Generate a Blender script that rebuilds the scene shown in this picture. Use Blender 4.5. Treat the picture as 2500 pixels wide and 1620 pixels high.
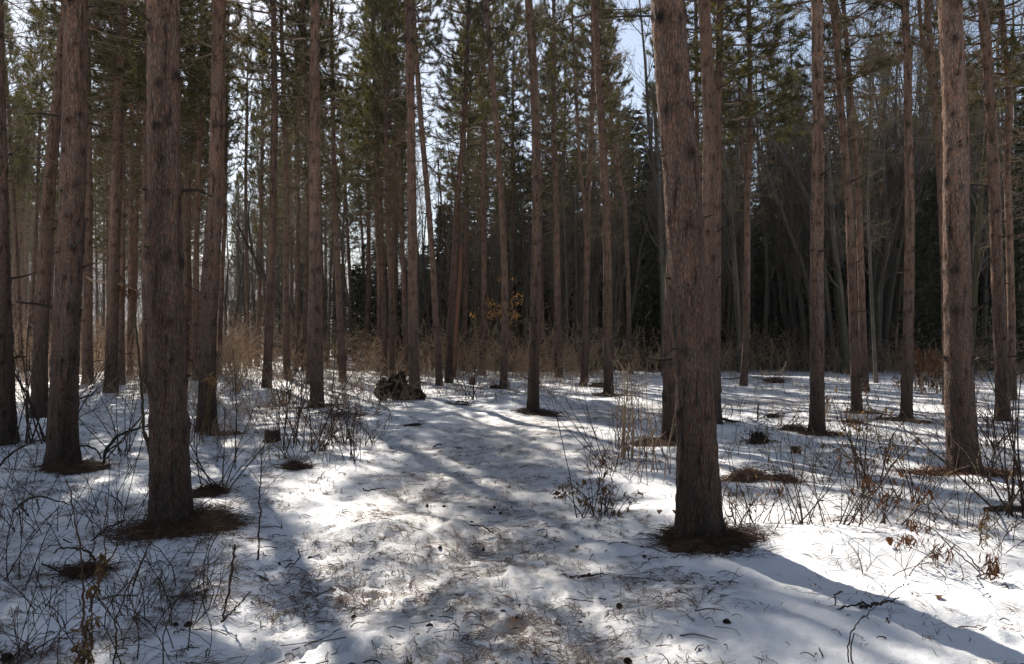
import bpy, math
import numpy as np
from mathutils import Vector, Quaternion

# ------------------------------------------------------------------ camera, sky, sun, exposure
for o in list(bpy.data.objects):
    bpy.data.objects.remove(o)
SC = bpy.context.scene
COL = SC.collection
F_PX, CX, CY = 1962.0, 1250.0, 810.0          # photograph is 2500 x 1620
PITCH = math.atan(15.0 / F_PX)
CAM_H = 1.5
cam_d = bpy.data.cameras.new('camera')
cam_d.sensor_width = 36.0
cam_d.lens = 36.0 * F_PX / 2500.0
cam_d.clip_start = 0.05
cam_d.clip_end = 2000.0
cam = bpy.data.objects.new('camera', cam_d)
COL.objects.link(cam)
cam.location = (0, 0, CAM_H)
cam.rotation_euler = (math.pi / 2 + PITCH, 0, 0)
SC.camera = cam

SUN_AZ = math.radians(-23.4)                    # left of the view axis (+Y), clockwise positive
SUN_EL = math.radians(40.0)
world = bpy.data.worlds.new('World')
SC.world = world
world.use_nodes = True
wn = world.node_tree.nodes
wl = world.node_tree.links
wn.clear()
wo = wn.new('ShaderNodeOutputWorld')
wb = wn.new('ShaderNodeBackground')
sky = wn.new('ShaderNodeTexSky')
sky.sky_type = 'NISHITA'
sky.sun_disc = False
sky.sun_elevation = SUN_EL
sky.sun_rotation = SUN_AZ
sky.altitude = 200
sky.air_density = 1.0
sky.dust_density = 1.0
sky.ozone_density = 1.0
wb.inputs['Strength'].default_value = 0.079
hs = wn.new('ShaderNodeHueSaturation')            # thin high haze: the blue is washed out a little
hs.inputs['Saturation'].default_value = 0.82
wl.new(sky.outputs[0], hs.inputs['Color'])
wl.new(hs.outputs[0], wb.inputs[0])
wl.new(wb.outputs[0], wo.inputs[0])

sun_d = bpy.data.lights.new('sun', 'SUN')
sun_d.energy = 5.0
sun_d.angle = math.radians(0.53)
sun_d.color = (1.0, 0.93, 0.83)
sun = bpy.data.objects.new('sun', sun_d)
COL.objects.link(sun)
sdir = Vector((math.sin(SUN_AZ) * math.cos(SUN_EL), math.cos(SUN_AZ) * math.cos(SUN_EL), math.sin(SUN_EL)))
sun.rotation_euler = sdir.to_track_quat('Z', 'Y').to_euler()
sun.location = (-20, 40, 40)

vs = SC.view_settings
SC.display_settings.display_device = 'sRGB'
vs.view_transform = 'Standard'
vs.look = 'None'
vs.gamma = 1.0
vs.use_curve_mapping = False
vs.exposure = 0.80
cy = SC.cycles
cy.use_denoising = True
cy.max_bounces = 7
cy.diffuse_bounces = 4
cy.glossy_bounces = 2
cy.transmission_bounces = 4
cy.caustics_reflective = False
cy.caustics_refractive = False
cy.sample_clamp_indirect = 6.0

# ------------------------------------------------------------------ helpers
def rng_(s):
    return np.random.default_rng(abs(int(s)))

_G = rng_(7).normal(size=(256, 256, 2))
_G /= np.linalg.norm(_G, axis=2, keepdims=True)

def noise(x, y, s=0):
    x = np.asarray(x, float) + s * 17.31
    y = np.asarray(y, float) + s * 9.77
    xi = np.floor(x).astype(int); yi = np.floor(y).astype(int)
    fx = x - xi; fy = y - yi
    u = fx * fx * fx * (fx * (fx * 6 - 15) + 10); v = fy * fy * fy * (fy * (fy * 6 - 15) + 10)
    def g(a, b):
        q = _G[(xi + a) & 255, (yi + b) & 255]
        return q[..., 0] * (fx - a) + q[..., 1] * (fy - b)
    n0 = g(0, 0) * (1 - u) + g(1, 0) * u
    n1 = g(0, 1) * (1 - u) + g(1, 1) * u
    return (n0 * (1 - v) + n1 * v) * 1.5

def fbm(x, y, o=3, s=0):
    r = 0; a = 1.0; f = 1.0
    for i in range(o):
        r = r + a * noise(np.asarray(x) * f, np.asarray(y) * f, s + i * 3)
        a *= 0.5; f *= 2.03
    return r

def nrm(v):
    return v / np.maximum(np.linalg.norm(v, axis=-1, keepdims=True), 1e-9)

def ray(px, py):
    u = (px - CX) / F_PX; v = (CY - py) / F_PX
    c, s = math.cos(PITCH), math.sin(PITCH)
    return np.array([u, c - s * v, s + c * v])

def at(px, py, d):
    """point of the place seen at photograph pixel px,py, d metres ahead"""
    r = ray(px, py)
    return np.array([0, 0, CAM_H]) + r * (d / r[1])

def ground_pt(px, py):
    r = ray(px, py)
    t = -CAM_H / r[2]
    return np.array([r[0] * t, r[1] * t, 0.0])

def depth_of(py):
    return ground_pt(CX, py)[1]

class Bag:
    """collects vertices and faces, then links them as one mesh object"""
    def __init__(s):
        s.v = []; s.q = []; s.t = []; s.mq = []; s.mt = []; s.tint = []; s.kn = []; s.n = 0
    def add(s, v, f, mat=0, tint=0.5, kn=0.0):
        v = np.asarray(v, float).reshape(-1, 3); f = np.asarray(f, int)
        if f.size == 0: return
        s.v.append(v)
        if f.shape[1] == 4:
            s.q.append(f + s.n); s.mq.append(np.full(len(f), mat))
        else:
            s.t.append(f + s.n); s.mt.append(np.full(len(f), mat))
        s.tint.append(np.broadcast_to(np.asarray(tint, float), (len(v),)))
        s.kn.append(np.broadcast_to(np.asarray(kn, float), (len(v),)))
        s.n += len(v)
    def mesh(s, name, mats, smooth=True):
        me = bpy.data.meshes.new(name)
        v = np.concatenate(s.v)
        q = np.concatenate(s.q) if s.q else np.zeros((0, 4), int)
        t = np.concatenate(s.t) if s.t else np.zeros((0, 3), int)
        mi = np.concatenate(s.mq + s.mt) if (s.mq or s.mt) else np.zeros(0, int)
        me.vertices.add(len(v)); me.vertices.foreach_set('co', v.astype(np.float32).ravel())
        nl = q.size + t.size
        me.loops.add(nl); me.loops.foreach_set('vertex_index', np.concatenate([q.ravel(), t.ravel()]).astype(np.int32))
        npoly = len(q) + len(t)
        me.polygons.add(npoly)
        ls = np.concatenate([np.arange(len(q)) * 4, q.size + np.arange(len(t)) * 3]).astype(np.int32)
        me.polygons.foreach_set('loop_start', ls)
        me.polygons.foreach_set('material_index', mi.astype(np.int32))
        me.polygons.foreach_set('use_smooth', np.full(npoly, smooth))
        a = me.attributes.new('tint', 'FLOAT', 'POINT'); a.data.foreach_set('value', np.concatenate(s.tint).astype(np.float32))
        k = np.concatenate(s.kn)
        if k.any():
            a = me.attributes.new('knot', 'FLOAT', 'POINT'); a.data.foreach_set('value', k.astype(np.float32))
        for m in mats: me.materials.append(m)
        me.update(calc_edges=True)
        return me

def obj(name, me, parent=None, loc=None):
    o = bpy.data.objects.new(name, me)
    COL.objects.link(o)
    if parent: o.parent = parent
    if loc is not None: o.location = loc
    return o

def tag(o, label, cat=None, group=None, kind=None):
    o['label'] = label
    if cat: o['category'] = cat
    if group: o['group'] = group
    if kind: o['kind'] = kind
    return o

def thing(name, label, cat, loc=(0, 0, 0), group=None):
    o = bpy.data.objects.new(name, None)
    o.empty_display_size = 0.2
    COL.objects.link(o)
    o.location = loc
    return tag(o, label, cat, group)

def tubes(P, R, sides=3):
    P = np.asarray(P, float); R = np.asarray(R, float)
    N, K, _ = P.shape
    T = nrm(np.gradient(P, axis=1))
    m = nrm(P[:, -1] - P[:, 0])
    ref = np.where(np.abs(m[:, 2:3]) > 0.8, np.array([[1.0, 0.13, 0]]), np.array([[0.05, 0.02, 1.0]]))[:, None, :]
    U = nrm(np.cross(T, np.broadcast_to(ref, T.shape))); V = np.cross(T, U)
    a = np.arange(sides) * 2 * math.pi / sides
    vv = P[:, :, None, :] + R[:, :, None, None] * (np.cos(a)[None, None, :, None] * U[:, :, None, :] + np.sin(a)[None, None, :, None] * V[:, :, None, :])
    base = (np.arange(N) * K * sides)[:, None, None] + (np.arange(K - 1) * sides)[None, :, None]
    j = np.arange(sides)[None, None, :]; j2 = (j + 1) % sides
    f = np.stack([base + j, base + j2, base + sides + j2, base + sides + j], axis=-1).reshape(-1, 4)
    return vv.reshape(-1, 3), f

def rep(x, N, K, sides):
    return np.repeat(np.asarray(x, float), K * sides)

def resample(pts, n, smooth=0):
    pts = np.asarray(pts, float)
    d = np.concatenate([[0], np.cumsum(np.linalg.norm(np.diff(pts, axis=0), axis=1))])
    t = np.linspace(0, d[-1], n)
    q = np.stack([np.interp(t, d, pts[:, k]) for k in range(3)], axis=1)
    for _ in range(smooth):
        q[1:-1] = (q[:-2] + 2 * q[1:-1] + q[2:]) / 4
    return q

def grow(P, R, n, t0, t1, ang, length, K, r, up=0.0, wob=0.15, tip=0.35, r0=0.55, flat=0.0, tfall=0.5):
    """side shoots on a batch of stems: P (N,K,3), R (N,K)"""
    N, Kp, _ = P.shape
    t = (np.arange(n)[None, :] + r.random((N, n))) / n * (t1 - t0) + t0
    ti = np.clip(t * (Kp - 1), 0, Kp - 1.001); i0 = ti.astype(int); fr = ti - i0
    I = np.arange(N)[:, None]
    base = P[I, i0] * (1 - fr)[..., None] + P[I, i0 + 1] * fr[..., None]
    T = nrm(P[I, i0 + 1] - P[I, i0])
    rad = R[I, i0] * (1 - fr) + R[I, i0 + 1] * fr
    q = r.normal(size=(N, n, 3))
    q[..., 2] *= (1 - flat)
    q = nrm(q - (q * T).sum(-1, keepdims=True) * T)
    a = r.uniform(ang[0], ang[1], (N, n))[..., None]
    d = np.cos(a) * T + np.sin(a) * q
    L = r.uniform(length[0], length[1], (N, n)) * (1 - tfall * t)
    d = d.reshape(-1, 3); base = base.reshape(-1, 3); L = L.reshape(-1); rad = rad.reshape(-1)
    M = len(L)
    C = np.zeros((M, K, 3)); C[:, 0] = base
    for k in range(1, K):
        d = nrm(d + r.normal(size=(M, 3)) * wob + np.array([0, 0, up]))
        C[:, k] = C[:, k - 1] + d * (L / (K - 1))[:, None]
    rr = rad * r0
    RR = rr[:, None] * np.linspace(1, tip, K)[None, :]
    return C, RR

# ------------------------------------------------------------------ materials
def mat_new(name):
    m = bpy.data.materials.new(name); m.use_nodes = True
    nt = m.node_tree; nt.nodes.clear()
    out = nt.nodes.new('ShaderNodeOutputMaterial')
    return m, nt, out

def N_(nt, kind, **kw):
    n = nt.nodes.new(kind)
    for k, v in kw.items():
        if hasattr(n, k): setattr(n, k, v)
    return n

def mixc(nt, fac, a, b, blend='MIX'):
    n = nt.nodes.new('ShaderNodeMix'); n.data_type = 'RGBA'; n.blend_type = blend
    for sock, v in ((n.inputs['Factor'], fac), (n.inputs[6], a), (n.inputs[7], b)):
        if hasattr(v, 'is_output'): nt.links.new(v, sock)
        elif isinstance(v, (int, float)): sock.default_value = v
        else: sock.default_value = (*v, 1.0)
    return n.outputs[2]

def ramp(nt, src, stops):
    n = nt.nodes.new('ShaderNodeValToRGB')
    el = n.color_ramp.elements
    while len(el) < len(stops): el.new(0.5)
    for e, (p, c) in zip(el, stops):
        e.position = p; e.color = (c, c, c, 1) if isinstance(c, (int, float)) else (*c, 1)
    nt.links.new(src, n.inputs[0])
    return n.outputs[0]

def attr(nt, name):
    n = nt.nodes.new('ShaderNodeAttribute'); n.attribute_name = name
    return n.outputs['Fac']

def scaled(nt, sc, kind='Object'):
    tc = nt.nodes.new('ShaderNodeTexCoord'); mp = nt.nodes.new('ShaderNodeMapping')
    mp.inputs['Scale'].default_value = sc
    nt.links.new(tc.outputs[kind], mp.inputs[0])
    return mp.outputs[0]

def tex_noise(nt, vec, scale, detail=4, rough=0.6):
    n = nt.nodes.new('ShaderNodeTexNoise'); n.inputs['Scale'].default_value = scale
    n.inputs['Detail'].default_value = detail; n.inputs['Roughness'].default_value = rough
    nt.links.new(vec, n.inputs['Vector'])
    return n.outputs[0]

def math_(nt, op, a, b):
    n = nt.nodes.new('ShaderNodeMath'); n.operation = op
    for s, v in ((n.inputs[0], a), (n.inputs[1], b)):
        if hasattr(v, 'is_output'): nt.links.new(v, s)
        else: s.default_value = v
    return n.outputs[0]

def bark_mat(name, ca, cb, crack, plate=(26, 26, 7), bump=0.6, cdark=(0.03, 0.022, 0.018), upper=None):
    m, nt, out = mat_new(name)
    p = N_(nt, 'ShaderNodeBsdfPrincipled')
    p.inputs['Roughness'].default_value = 0.9
    p.inputs['Specular IOR Level'].default_value = 0.15
    vec = scaled(nt, plate)
    warp = tex_noise(nt, vec, 0.7, 3)
    add = nt.nodes.new('ShaderNodeVectorMath'); add.operation = 'ADD'
    nt.links.new(vec, add.inputs[0]); nt.links.new(warp, add.inputs[1])
    vo = nt.nodes.new('ShaderNodeTexVoronoi'); vo.feature = 'DISTANCE_TO_EDGE'; vo.inputs['Scale'].default_value = 1.0
    nt.links.new(add.outputs[0], vo.inputs['Vector'])
    vc = nt.nodes.new('ShaderNodeTexVoronoi'); vc.feature = 'F1'; vc.inputs['Scale'].default_value = 1.0
    nt.links.new(add.outputs[0], vc.inputs['Vector'])
    edge = ramp(nt, vo.outputs['Distance'], [(0.0, 1.0), (0.16, 0.0)])
    big = tex_noise(nt, scaled(nt, (5, 5, 1.6)), 1.0, 4)
    fis = tex_noise(nt, scaled(nt, (plate[0] * 0.5, plate[1] * 0.5, plate[2] * 0.26)), 1.0, 5, 0.62)
    fis = ramp(nt, fis, [(0.33, 1.0), (0.47, 0.0)])
    sep = nt.nodes.new('ShaderNodeSeparateColor'); nt.links.new(vc.outputs['Color'], sep.inputs[0])
    pick = math_(nt, 'ADD', math_(nt, 'MULTIPLY', sep.outputs[0], 0.55), math_(nt, 'MULTIPLY', big, 0.6))
    pick = ramp(nt, pick, [(0.3, 0.0), (0.8, 1.0)])
    col = mixc(nt, pick, ca, cb)
    if upper:                                        # red pine bark turns from grey to orange a few metres up
        tc = nt.nodes.new('ShaderNodeTexCoord'); sz = nt.nodes.new('ShaderNodeSeparateXYZ')
        nt.links.new(tc.outputs['Object'], sz.inputs[0])
        zr = ramp(nt, math_(nt, 'ADD', math_(nt, 'MULTIPLY', sz.outputs[2], 0.1), math_(nt, 'MULTIPLY', big, 0.2)), [(0.08, 0.0), (0.45, 1.0)])
        col = mixc(nt, zr, col, mixc(nt, pick, *upper))
    fine = tex_noise(nt, scaled(nt, (90, 90, 30)), 1.0, 3)
    col = mixc(nt, 0.55, col, ramp(nt, fine, [(0.35, (0.30, 0.28, 0.27)), (0.68, (1.15, 1.12, 1.1))]), 'MULTIPLY')
    col = mixc(nt, math_(nt, 'MULTIPLY', edge, crack * 0.55), col, cdark)
    col = mixc(nt, math_(nt, 'MULTIPLY', fis, crack * 0.9), col, cdark)
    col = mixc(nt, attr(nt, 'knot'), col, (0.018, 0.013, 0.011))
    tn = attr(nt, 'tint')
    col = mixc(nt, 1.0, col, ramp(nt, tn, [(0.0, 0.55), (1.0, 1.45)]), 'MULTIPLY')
    nt.links.new(col, p.inputs['Base Color'])
    bm = nt.nodes.new('ShaderNodeBump'); bm.inputs['Strength'].default_value = bump; bm.inputs['Distance'].default_value = 0.012
    h = math_(nt, 'ADD', math_(nt, 'SUBTRACT', math_(nt, 'MULTIPLY', ramp(nt, vo.outputs['Distance'], [(0, 0), (0.25, 1)]), 0.8), fis),
              math_(nt, 'ADD', math_(nt, 'MULTIPLY', sep.outputs[1], 0.5), math_(nt, 'MULTIPLY', fine, 0.5)))
    nt.links.new(h, bm.inputs['Height'])
    nt.links.new(bm.outputs[0], p.inputs['Normal'])
    nt.links.new(p.outputs[0], out.inputs[0])
    return m

def plain_mat(name, a, b, scale=9.0, rough=0.85, trans=0.0, tcol=None, spec=0.2):
    """colour runs from a to b with the tint attribute and a little noise; trans lets light through thin leaves"""
    m, nt, out = mat_new(name)
    p = N_(nt, 'ShaderNodeBsdfPrincipled')
    p.inputs['Roughness'].default_value = rough
    p.inputs['Specular IOR Level'].default_value = spec
    n = tex_noise(nt, scaled(nt, (1, 1, 1)), scale, 3)
    f = math_(nt, 'ADD', math_(nt, 'MULTIPLY', attr(nt, 'tint'), 0.8), math_(nt, 'SUBTRACT', math_(nt, 'MULTIPLY', n, 0.6), 0.2))
    col = mixc(nt, f, a, b)
    nt.links.new(col, p.inputs['Base Color'])
    sh = p.outputs[0]
    if trans:
        t = nt.nodes.new('ShaderNodeBsdfTranslucent')
        tc = mixc(nt, 1.0, col, tcol or (1.6, 1.5, 0.8), 'MULTIPLY')
        nt.links.new(tc, t.inputs[0])
        mx = nt.nodes.new('ShaderNodeMixShader'); mx.inputs[0].default_value = trans
        nt.links.new(sh, mx.inputs[1]); nt.links.new(t.outputs[0], mx.inputs[2]); sh = mx.outputs[0]
    nt.links.new(sh, out.inputs[0])
    return m

M = {}
M['pine_bark'] = bark_mat('pine_bark', (0.165, 0.095, 0.070), (0.120, 0.098, 0.084), 0.85, plate=(48, 48, 14), bump=1.0, cdark=(0.020, 0.014, 0.011), upper=((0.340, 0.188, 0.126), (0.235, 0.168, 0.132)))
M['pine_bark_far'] = plain_mat('pine_bark_far', (0.12, 0.075, 0.058), (0.24, 0.155, 0.125), 7.0)
M['grey_bark'] = bark_mat('hardwood_bark', (0.100, 0.088, 0.070), (0.160, 0.146, 0.122), 0.4, plate=(20, 20, 5), bump=0.3)
M['needle'] = plain_mat('pine_needles', (0.028, 0.030, 0.010), (0.105, 0.094, 0.028), 0.8, 0.6, 0.38, spec=0.3)
M['spruce'] = plain_mat('spruce_needles', (0.014, 0.020, 0.010), (0.045, 0.055, 0.022), 0.7, 0.7, 0.22)
M['dead_twig'] = plain_mat('dead_twigs', (0.10, 0.068, 0.042), (0.24, 0.175, 0.105), 3.0)
M['limb'] = plain_mat('pine_limb_bark', (0.07, 0.048, 0.036), (0.16, 0.105, 0.075), 3.0)
M['bare_twig'] = plain_mat('bare_twigs', (0.045, 0.038, 0.030), (0.145, 0.125, 0.098), 2.0)
M['brush'] = plain_mat('brush_stems', (0.085, 0.048, 0.030), (0.58, 0.40, 0.25), 3.0)
M['stem'] = plain_mat('shrub_stems', (0.025, 0.017, 0.013), (0.110, 0.065, 0.044), 6.0)
M['straw'] = plain_mat('dry_weed_straw', (0.055, 0.033, 0.018), (0.22, 0.135, 0.065), 9.0, 0.8, 0.25, (1.2, 1.1, 0.8))
M['rust'] = plain_mat('dead_brown_needles', (0.058, 0.028, 0.015), (0.175, 0.080, 0.040), 9.0, 0.8, 0.25, (1.3, 1.1, 0.7))
M['leaf'] = plain_mat('pale_beech_leaves', (0.34, 0.17, 0.06), (0.60, 0.38, 0.16), 9.0, 0.7, 0.45, (1.2, 1.1, 0.8))
M['litter'] = plain_mat('fallen_needles', (0.036, 0.023, 0.015), (0.165, 0.088, 0.050), 20.0)
M['mat'] = plain_mat('needle_bed', (0.028, 0.020, 0.014), (0.110, 0.070, 0.046), 22.0, 0.95)
M['dark_wood'] = plain_mat('wet_dark_wood', (0.020, 0.015, 0.012), (0.090, 0.064, 0.046), 12.0)
M['earth'] = plain_mat('root_earth', (0.012, 0.009, 0.007), (0.060, 0.038, 0.024), 10.0, 0.98)
M['moss'] = plain_mat('mossy_bark', (0.036, 0.029, 0.017), (0.085, 0.070, 0.036), 6.0)
M['cone'] = plain_mat('pine_cone_scales', (0.014, 0.010, 0.008), (0.070, 0.042, 0.026), 20.0)
M['pale_wood'] = plain_mat('weathered_pale_wood', (0.20, 0.13, 0.08), (0.46, 0.34, 0.23), 8.0)
M['split_wood'] = plain_mat('split_red_wood', (0.11, 0.045, 0.030), (0.25, 0.115, 0.075), 8.0)
M['red'] = plain_mat('red_twig_bark', (0.30, 0.035, 0.045), (0.45, 0.07, 0.08), 20.0)

# snow
m, nt, out = mat_new('old_snow')
p = N_(nt, 'ShaderNodeBsdfPrincipled')
p.inputs['Roughness'].default_value = 0.55
p.inputs['Specular IOR Level'].default_value = 0.25
g1 = tex_noise(nt, scaled(nt, (1, 1, 1)), 1.1, 5)
g2 = tex_noise(nt, scaled(nt, (1, 1, 1)), 55.0, 4, 0.7)
g3 = tex_noise(nt, scaled(nt, (1, 1, 1)), 9.0, 4, 0.65)
col = mixc(nt, ramp(nt, g1, [(0.35, 0.0), (0.7, 1.0)]), (0.785, 0.795, 0.815), (0.72, 0.725, 0.74))
trod = attr(nt, 'tint')
dirt = math_(nt, 'MULTIPLY', trod, math_(nt, 'ADD', 0.30, ramp(nt, g3, [(0.40, 0.0), (0.64, 0.7)])))
col = mixc(nt, math_(nt, 'MULTIPLY', dirt, 0.95), col, (0.46, 0.435, 0.41))
speck = ramp(nt, g2, [(0.56, 0.0), (0.68, 1.0)])
col = mixc(nt, math_(nt, 'MULTIPLY', math_(nt, 'MULTIPLY', speck, 0.55), math_(nt, 'ADD', 0.35, trod)), col, (0.25, 0.18, 0.14))
nt.links.new(col, p.inputs['Base Color'])
b1 = nt.nodes.new('ShaderNodeBump'); b1.inputs['Strength'].default_value = 0.55; b1.inputs['Distance'].default_value = 0.02
nt.links.new(math_(nt, 'ADD', math_(nt, 'MULTIPLY', g2, 0.5), g3), b1.inputs['Height'])
nt.links.new(b1.outputs[0], p.inputs['Normal'])
nt.links.new(p.outputs[0], out.inputs[0])
M['snow'] = m
# ------------------------------------------------------------------ the ground
_PATH = [(1200, 1640, 0.95), (1160, 1450, 0.95), (1125, 1250, 0.95), (1170, 1100, 1.1), (1310, 1030, 1.2), (1560, 995, 1.2), (1900, 975, 1.2)]
PATH = np.array([[*ground_pt(a, b)[:2], c] for a, b, c in _PATH])
PATH = np.vstack([[0.0, -3.0, 0.9], PATH])
_pd = np.linspace(0, len(PATH) - 1, 160)
PFINE = np.stack([np.interp(_pd, np.arange(len(PATH)), PATH[:, k]) for k in range(3)], 1)

def path_mask(x, y):
    x = np.asarray(x, float); y = np.asarray(y, float)
    s = x.shape; X = x.ravel(); Y = y.ravel(); res = np.zeros(X.shape)
    near = np.where((Y > -4) & (Y < 24) & (np.abs(X) < 12))[0]
    for c in np.array_split(near, max(1, len(near) // 20000)):
        d = np.hypot(X[c, None] - PFINE[None, :, 0], Y[c, None] - PFINE[None, :, 1]) / PFINE[None, :, 2]
        res[c] = np.clip(1.45 - d.min(1), 0, 1)
    return res.reshape(s)

LUMPS = []      # x, y, radius, height: snow hummocks and hollows
_r = rng_(5)
for _ in range(150):
    px, py = _r.uniform(-150, 2650), 840 + _r.uniform(0.10, 1) ** 1.6 * 760
    q = ground_pt(px, py)
    LUMPS.append((q[0], q[1], _r.uniform(0.15, 0.5), _r.uniform(-0.05, 0.07)))
for px, py, rr, hh in ((2430, 1545, 0.10, 0.05), (2390, 1528, 0.08, -0.04), (560, 1190, 0.5, 0.05), (640, 1230, 0.6, 0.04), (700, 1150, 0.5, 0.06),
                       (1830, 1035, 0.35, 0.10), (1790, 1045, 0.4, 0.09), (2150, 1340, 0.7, 0.05), (2050, 1330, 0.5, 0.05), (440, 1340, 0.4, 0.04)):
    q = ground_pt(px, py); LUMPS.append((q[0], q[1], rr, hh))

def g(x, y):
    x = np.asarray(x, float); y = np.asarray(y, float)
    h = 0.055 * fbm(x * 0.35, y * 0.35, 3, 1) + 0.022 * fbm(x * 1.3, y * 1.3, 3, 4)
    h = h * np.clip((60 - np.hypot(x, y)) / 40, 0.2, 1)
    for a, b, r, k in LUMPS:
        d2 = ((x - a) ** 2 + (y - b) ** 2) / (r * r)
        h = h + k * np.exp(-d2)
    return h - 0.035 * path_mask(x, y)

def gz(x, y):
    return float(g(np.array([x]), np.array([y]))[0])

def on_ground(px, py):
    q = ground_pt(px, py); q[2] = gz(q[0], q[1]); return q

def make_ground():
    r = rng_(11)
    ang = np.concatenate([np.linspace(-43, 43, 420), np.linspace(43, 317, 60)[1:-1]]) * math.pi / 180
    rad = np.concatenate([[0.15, 0.6, 1.2, 1.8], np.geomspace(2.4, 52, 500), np.geomspace(54, 700, 24)])
    A, Rr = np.meshgrid(ang, rad)
    X = Rr * np.sin(A); Y = Rr * np.cos(A)
    Z = g(X, Y)
    pm = path_mask(X, Y)
    near = np.clip((16 - Rr) / 8, 0, 1)
    Z = Z + (0.007 + 0.011 * pm) * fbm(X * 4.5, Y * 4.5, 3, 8) * np.clip((30 - Rr) / 20, 0.1, 1) + 0.0065 * fbm(X * 13, Y * 13, 3, 9) * near
    # boot prints along the trodden way and a few animal tracks beside it
    i = 0
    for k in range(330):
        if k < 260:
            t = r.uniform(0, 1) ** 1.2 * 118; j = int(t) + 14
            c = PFINE[j]; dx = PFINE[j + 1][:2] - c[:2]
            n = np.array([-dx[1], dx[0]]) / np.linalg.norm(dx)
            q = c[:2] + n * r.normal() * 0.42 * c[2]; a = math.atan2(dx[0], dx[1]) + r.normal() * 0.35
            la, lb, dp = r.uniform(.10, .14), r.uniform(.045, .06), r.uniform(0.007, 0.019)
        else:
            px, py = r.uniform(620, 1000), r.uniform(1290, 1600); q = ground_pt(px, py)[:2]; a = r.uniform(0, 3)
            la, lb, dp = r.uniform(.04, .07), r.uniform(.03, .05), r.uniform(0.012, 0.03)
        sel = np.where((np.abs(X - q[0]) < .4) & (np.abs(Y - q[1]) < .4))
        xx = X[sel] - q[0]; yy = Y[sel] - q[1]
        u = xx * math.sin(a) + yy * math.cos(a); v = xx * math.cos(a) - yy * math.sin(a)
        e = (u / la) ** 2 + (v / lb) ** 2
        Z[sel] += -dp / (1 + np.exp((e - 1) * 5)) + dp * 0.3 * np.exp(-((e - 1.9) ** 2))
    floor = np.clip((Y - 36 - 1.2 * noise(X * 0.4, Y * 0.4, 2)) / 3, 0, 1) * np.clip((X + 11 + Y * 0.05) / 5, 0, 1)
    nr, na = A.shape
    idx = np.arange(nr * na).reshape(nr, na)
    nx = np.roll(idx, -1, axis=1)
    f = np.stack([idx[:-1], idx[1:], nx[1:], nx[:-1]], -1).reshape(-1, 4)[:, ::-1]
    b = Bag()
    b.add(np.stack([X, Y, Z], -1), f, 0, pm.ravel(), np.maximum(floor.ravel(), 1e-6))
    b.add([[0, 0, 0.0]], np.zeros((0, 3), int))
    v = np.concatenate([np.stack([X[0], Y[0], Z[0]], -1), [[0, 0, Z[0].mean()]]])
    j = np.arange(na)
    b.add(v, np.stack([(j + 1) % na, j, np.full(na, na)], -1), 0, 1.0)
    o = obj('snow_ground', b.mesh('snow_ground', [M['snow']]))
    tag(o, 'snow covered forest ground with a trodden way up the middle', 'ground', kind='structure')

# under the spruces the ground is bare needle duff: 'knot' is the mask on the ground sheet
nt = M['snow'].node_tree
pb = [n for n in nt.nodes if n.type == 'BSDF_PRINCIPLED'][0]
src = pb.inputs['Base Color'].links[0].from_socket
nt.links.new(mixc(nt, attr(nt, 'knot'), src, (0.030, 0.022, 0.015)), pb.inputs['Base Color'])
make_ground()

# ------------------------------------------------------------------ pine crowns and dead limbs (shared meshes)
def needle_tufts(bag, pos, d, r, n=15, ln=(0.12, 0.18), w=0.013, mat=1, spread=0.75, back=0.10, tint=None):
    m = len(pos)
    q = r.normal(size=(m, n, 3))
    dd = nrm(d[:, None, :] * (1.0 + 0 * q[..., :1]) + q * spread)
    L = r.uniform(ln[0], ln[1], (m, n, 1))
    b = pos[:, None, :] - d[:, None, :] * (r.random((m, n, 1)) * back)
    s = nrm(np.cross(dd, r.normal(size=(m, n, 3)))) * (w / 2)
    tri = np.stack([b - s, b + s, b + dd * L], axis=2).reshape(-1, 3)
    tn = (r.random(m) if tint is None else tint)
    bag.add(tri, np.arange(len(tri)).reshape(-1, 3), mat, np.repeat(tn, n * 3))

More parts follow.
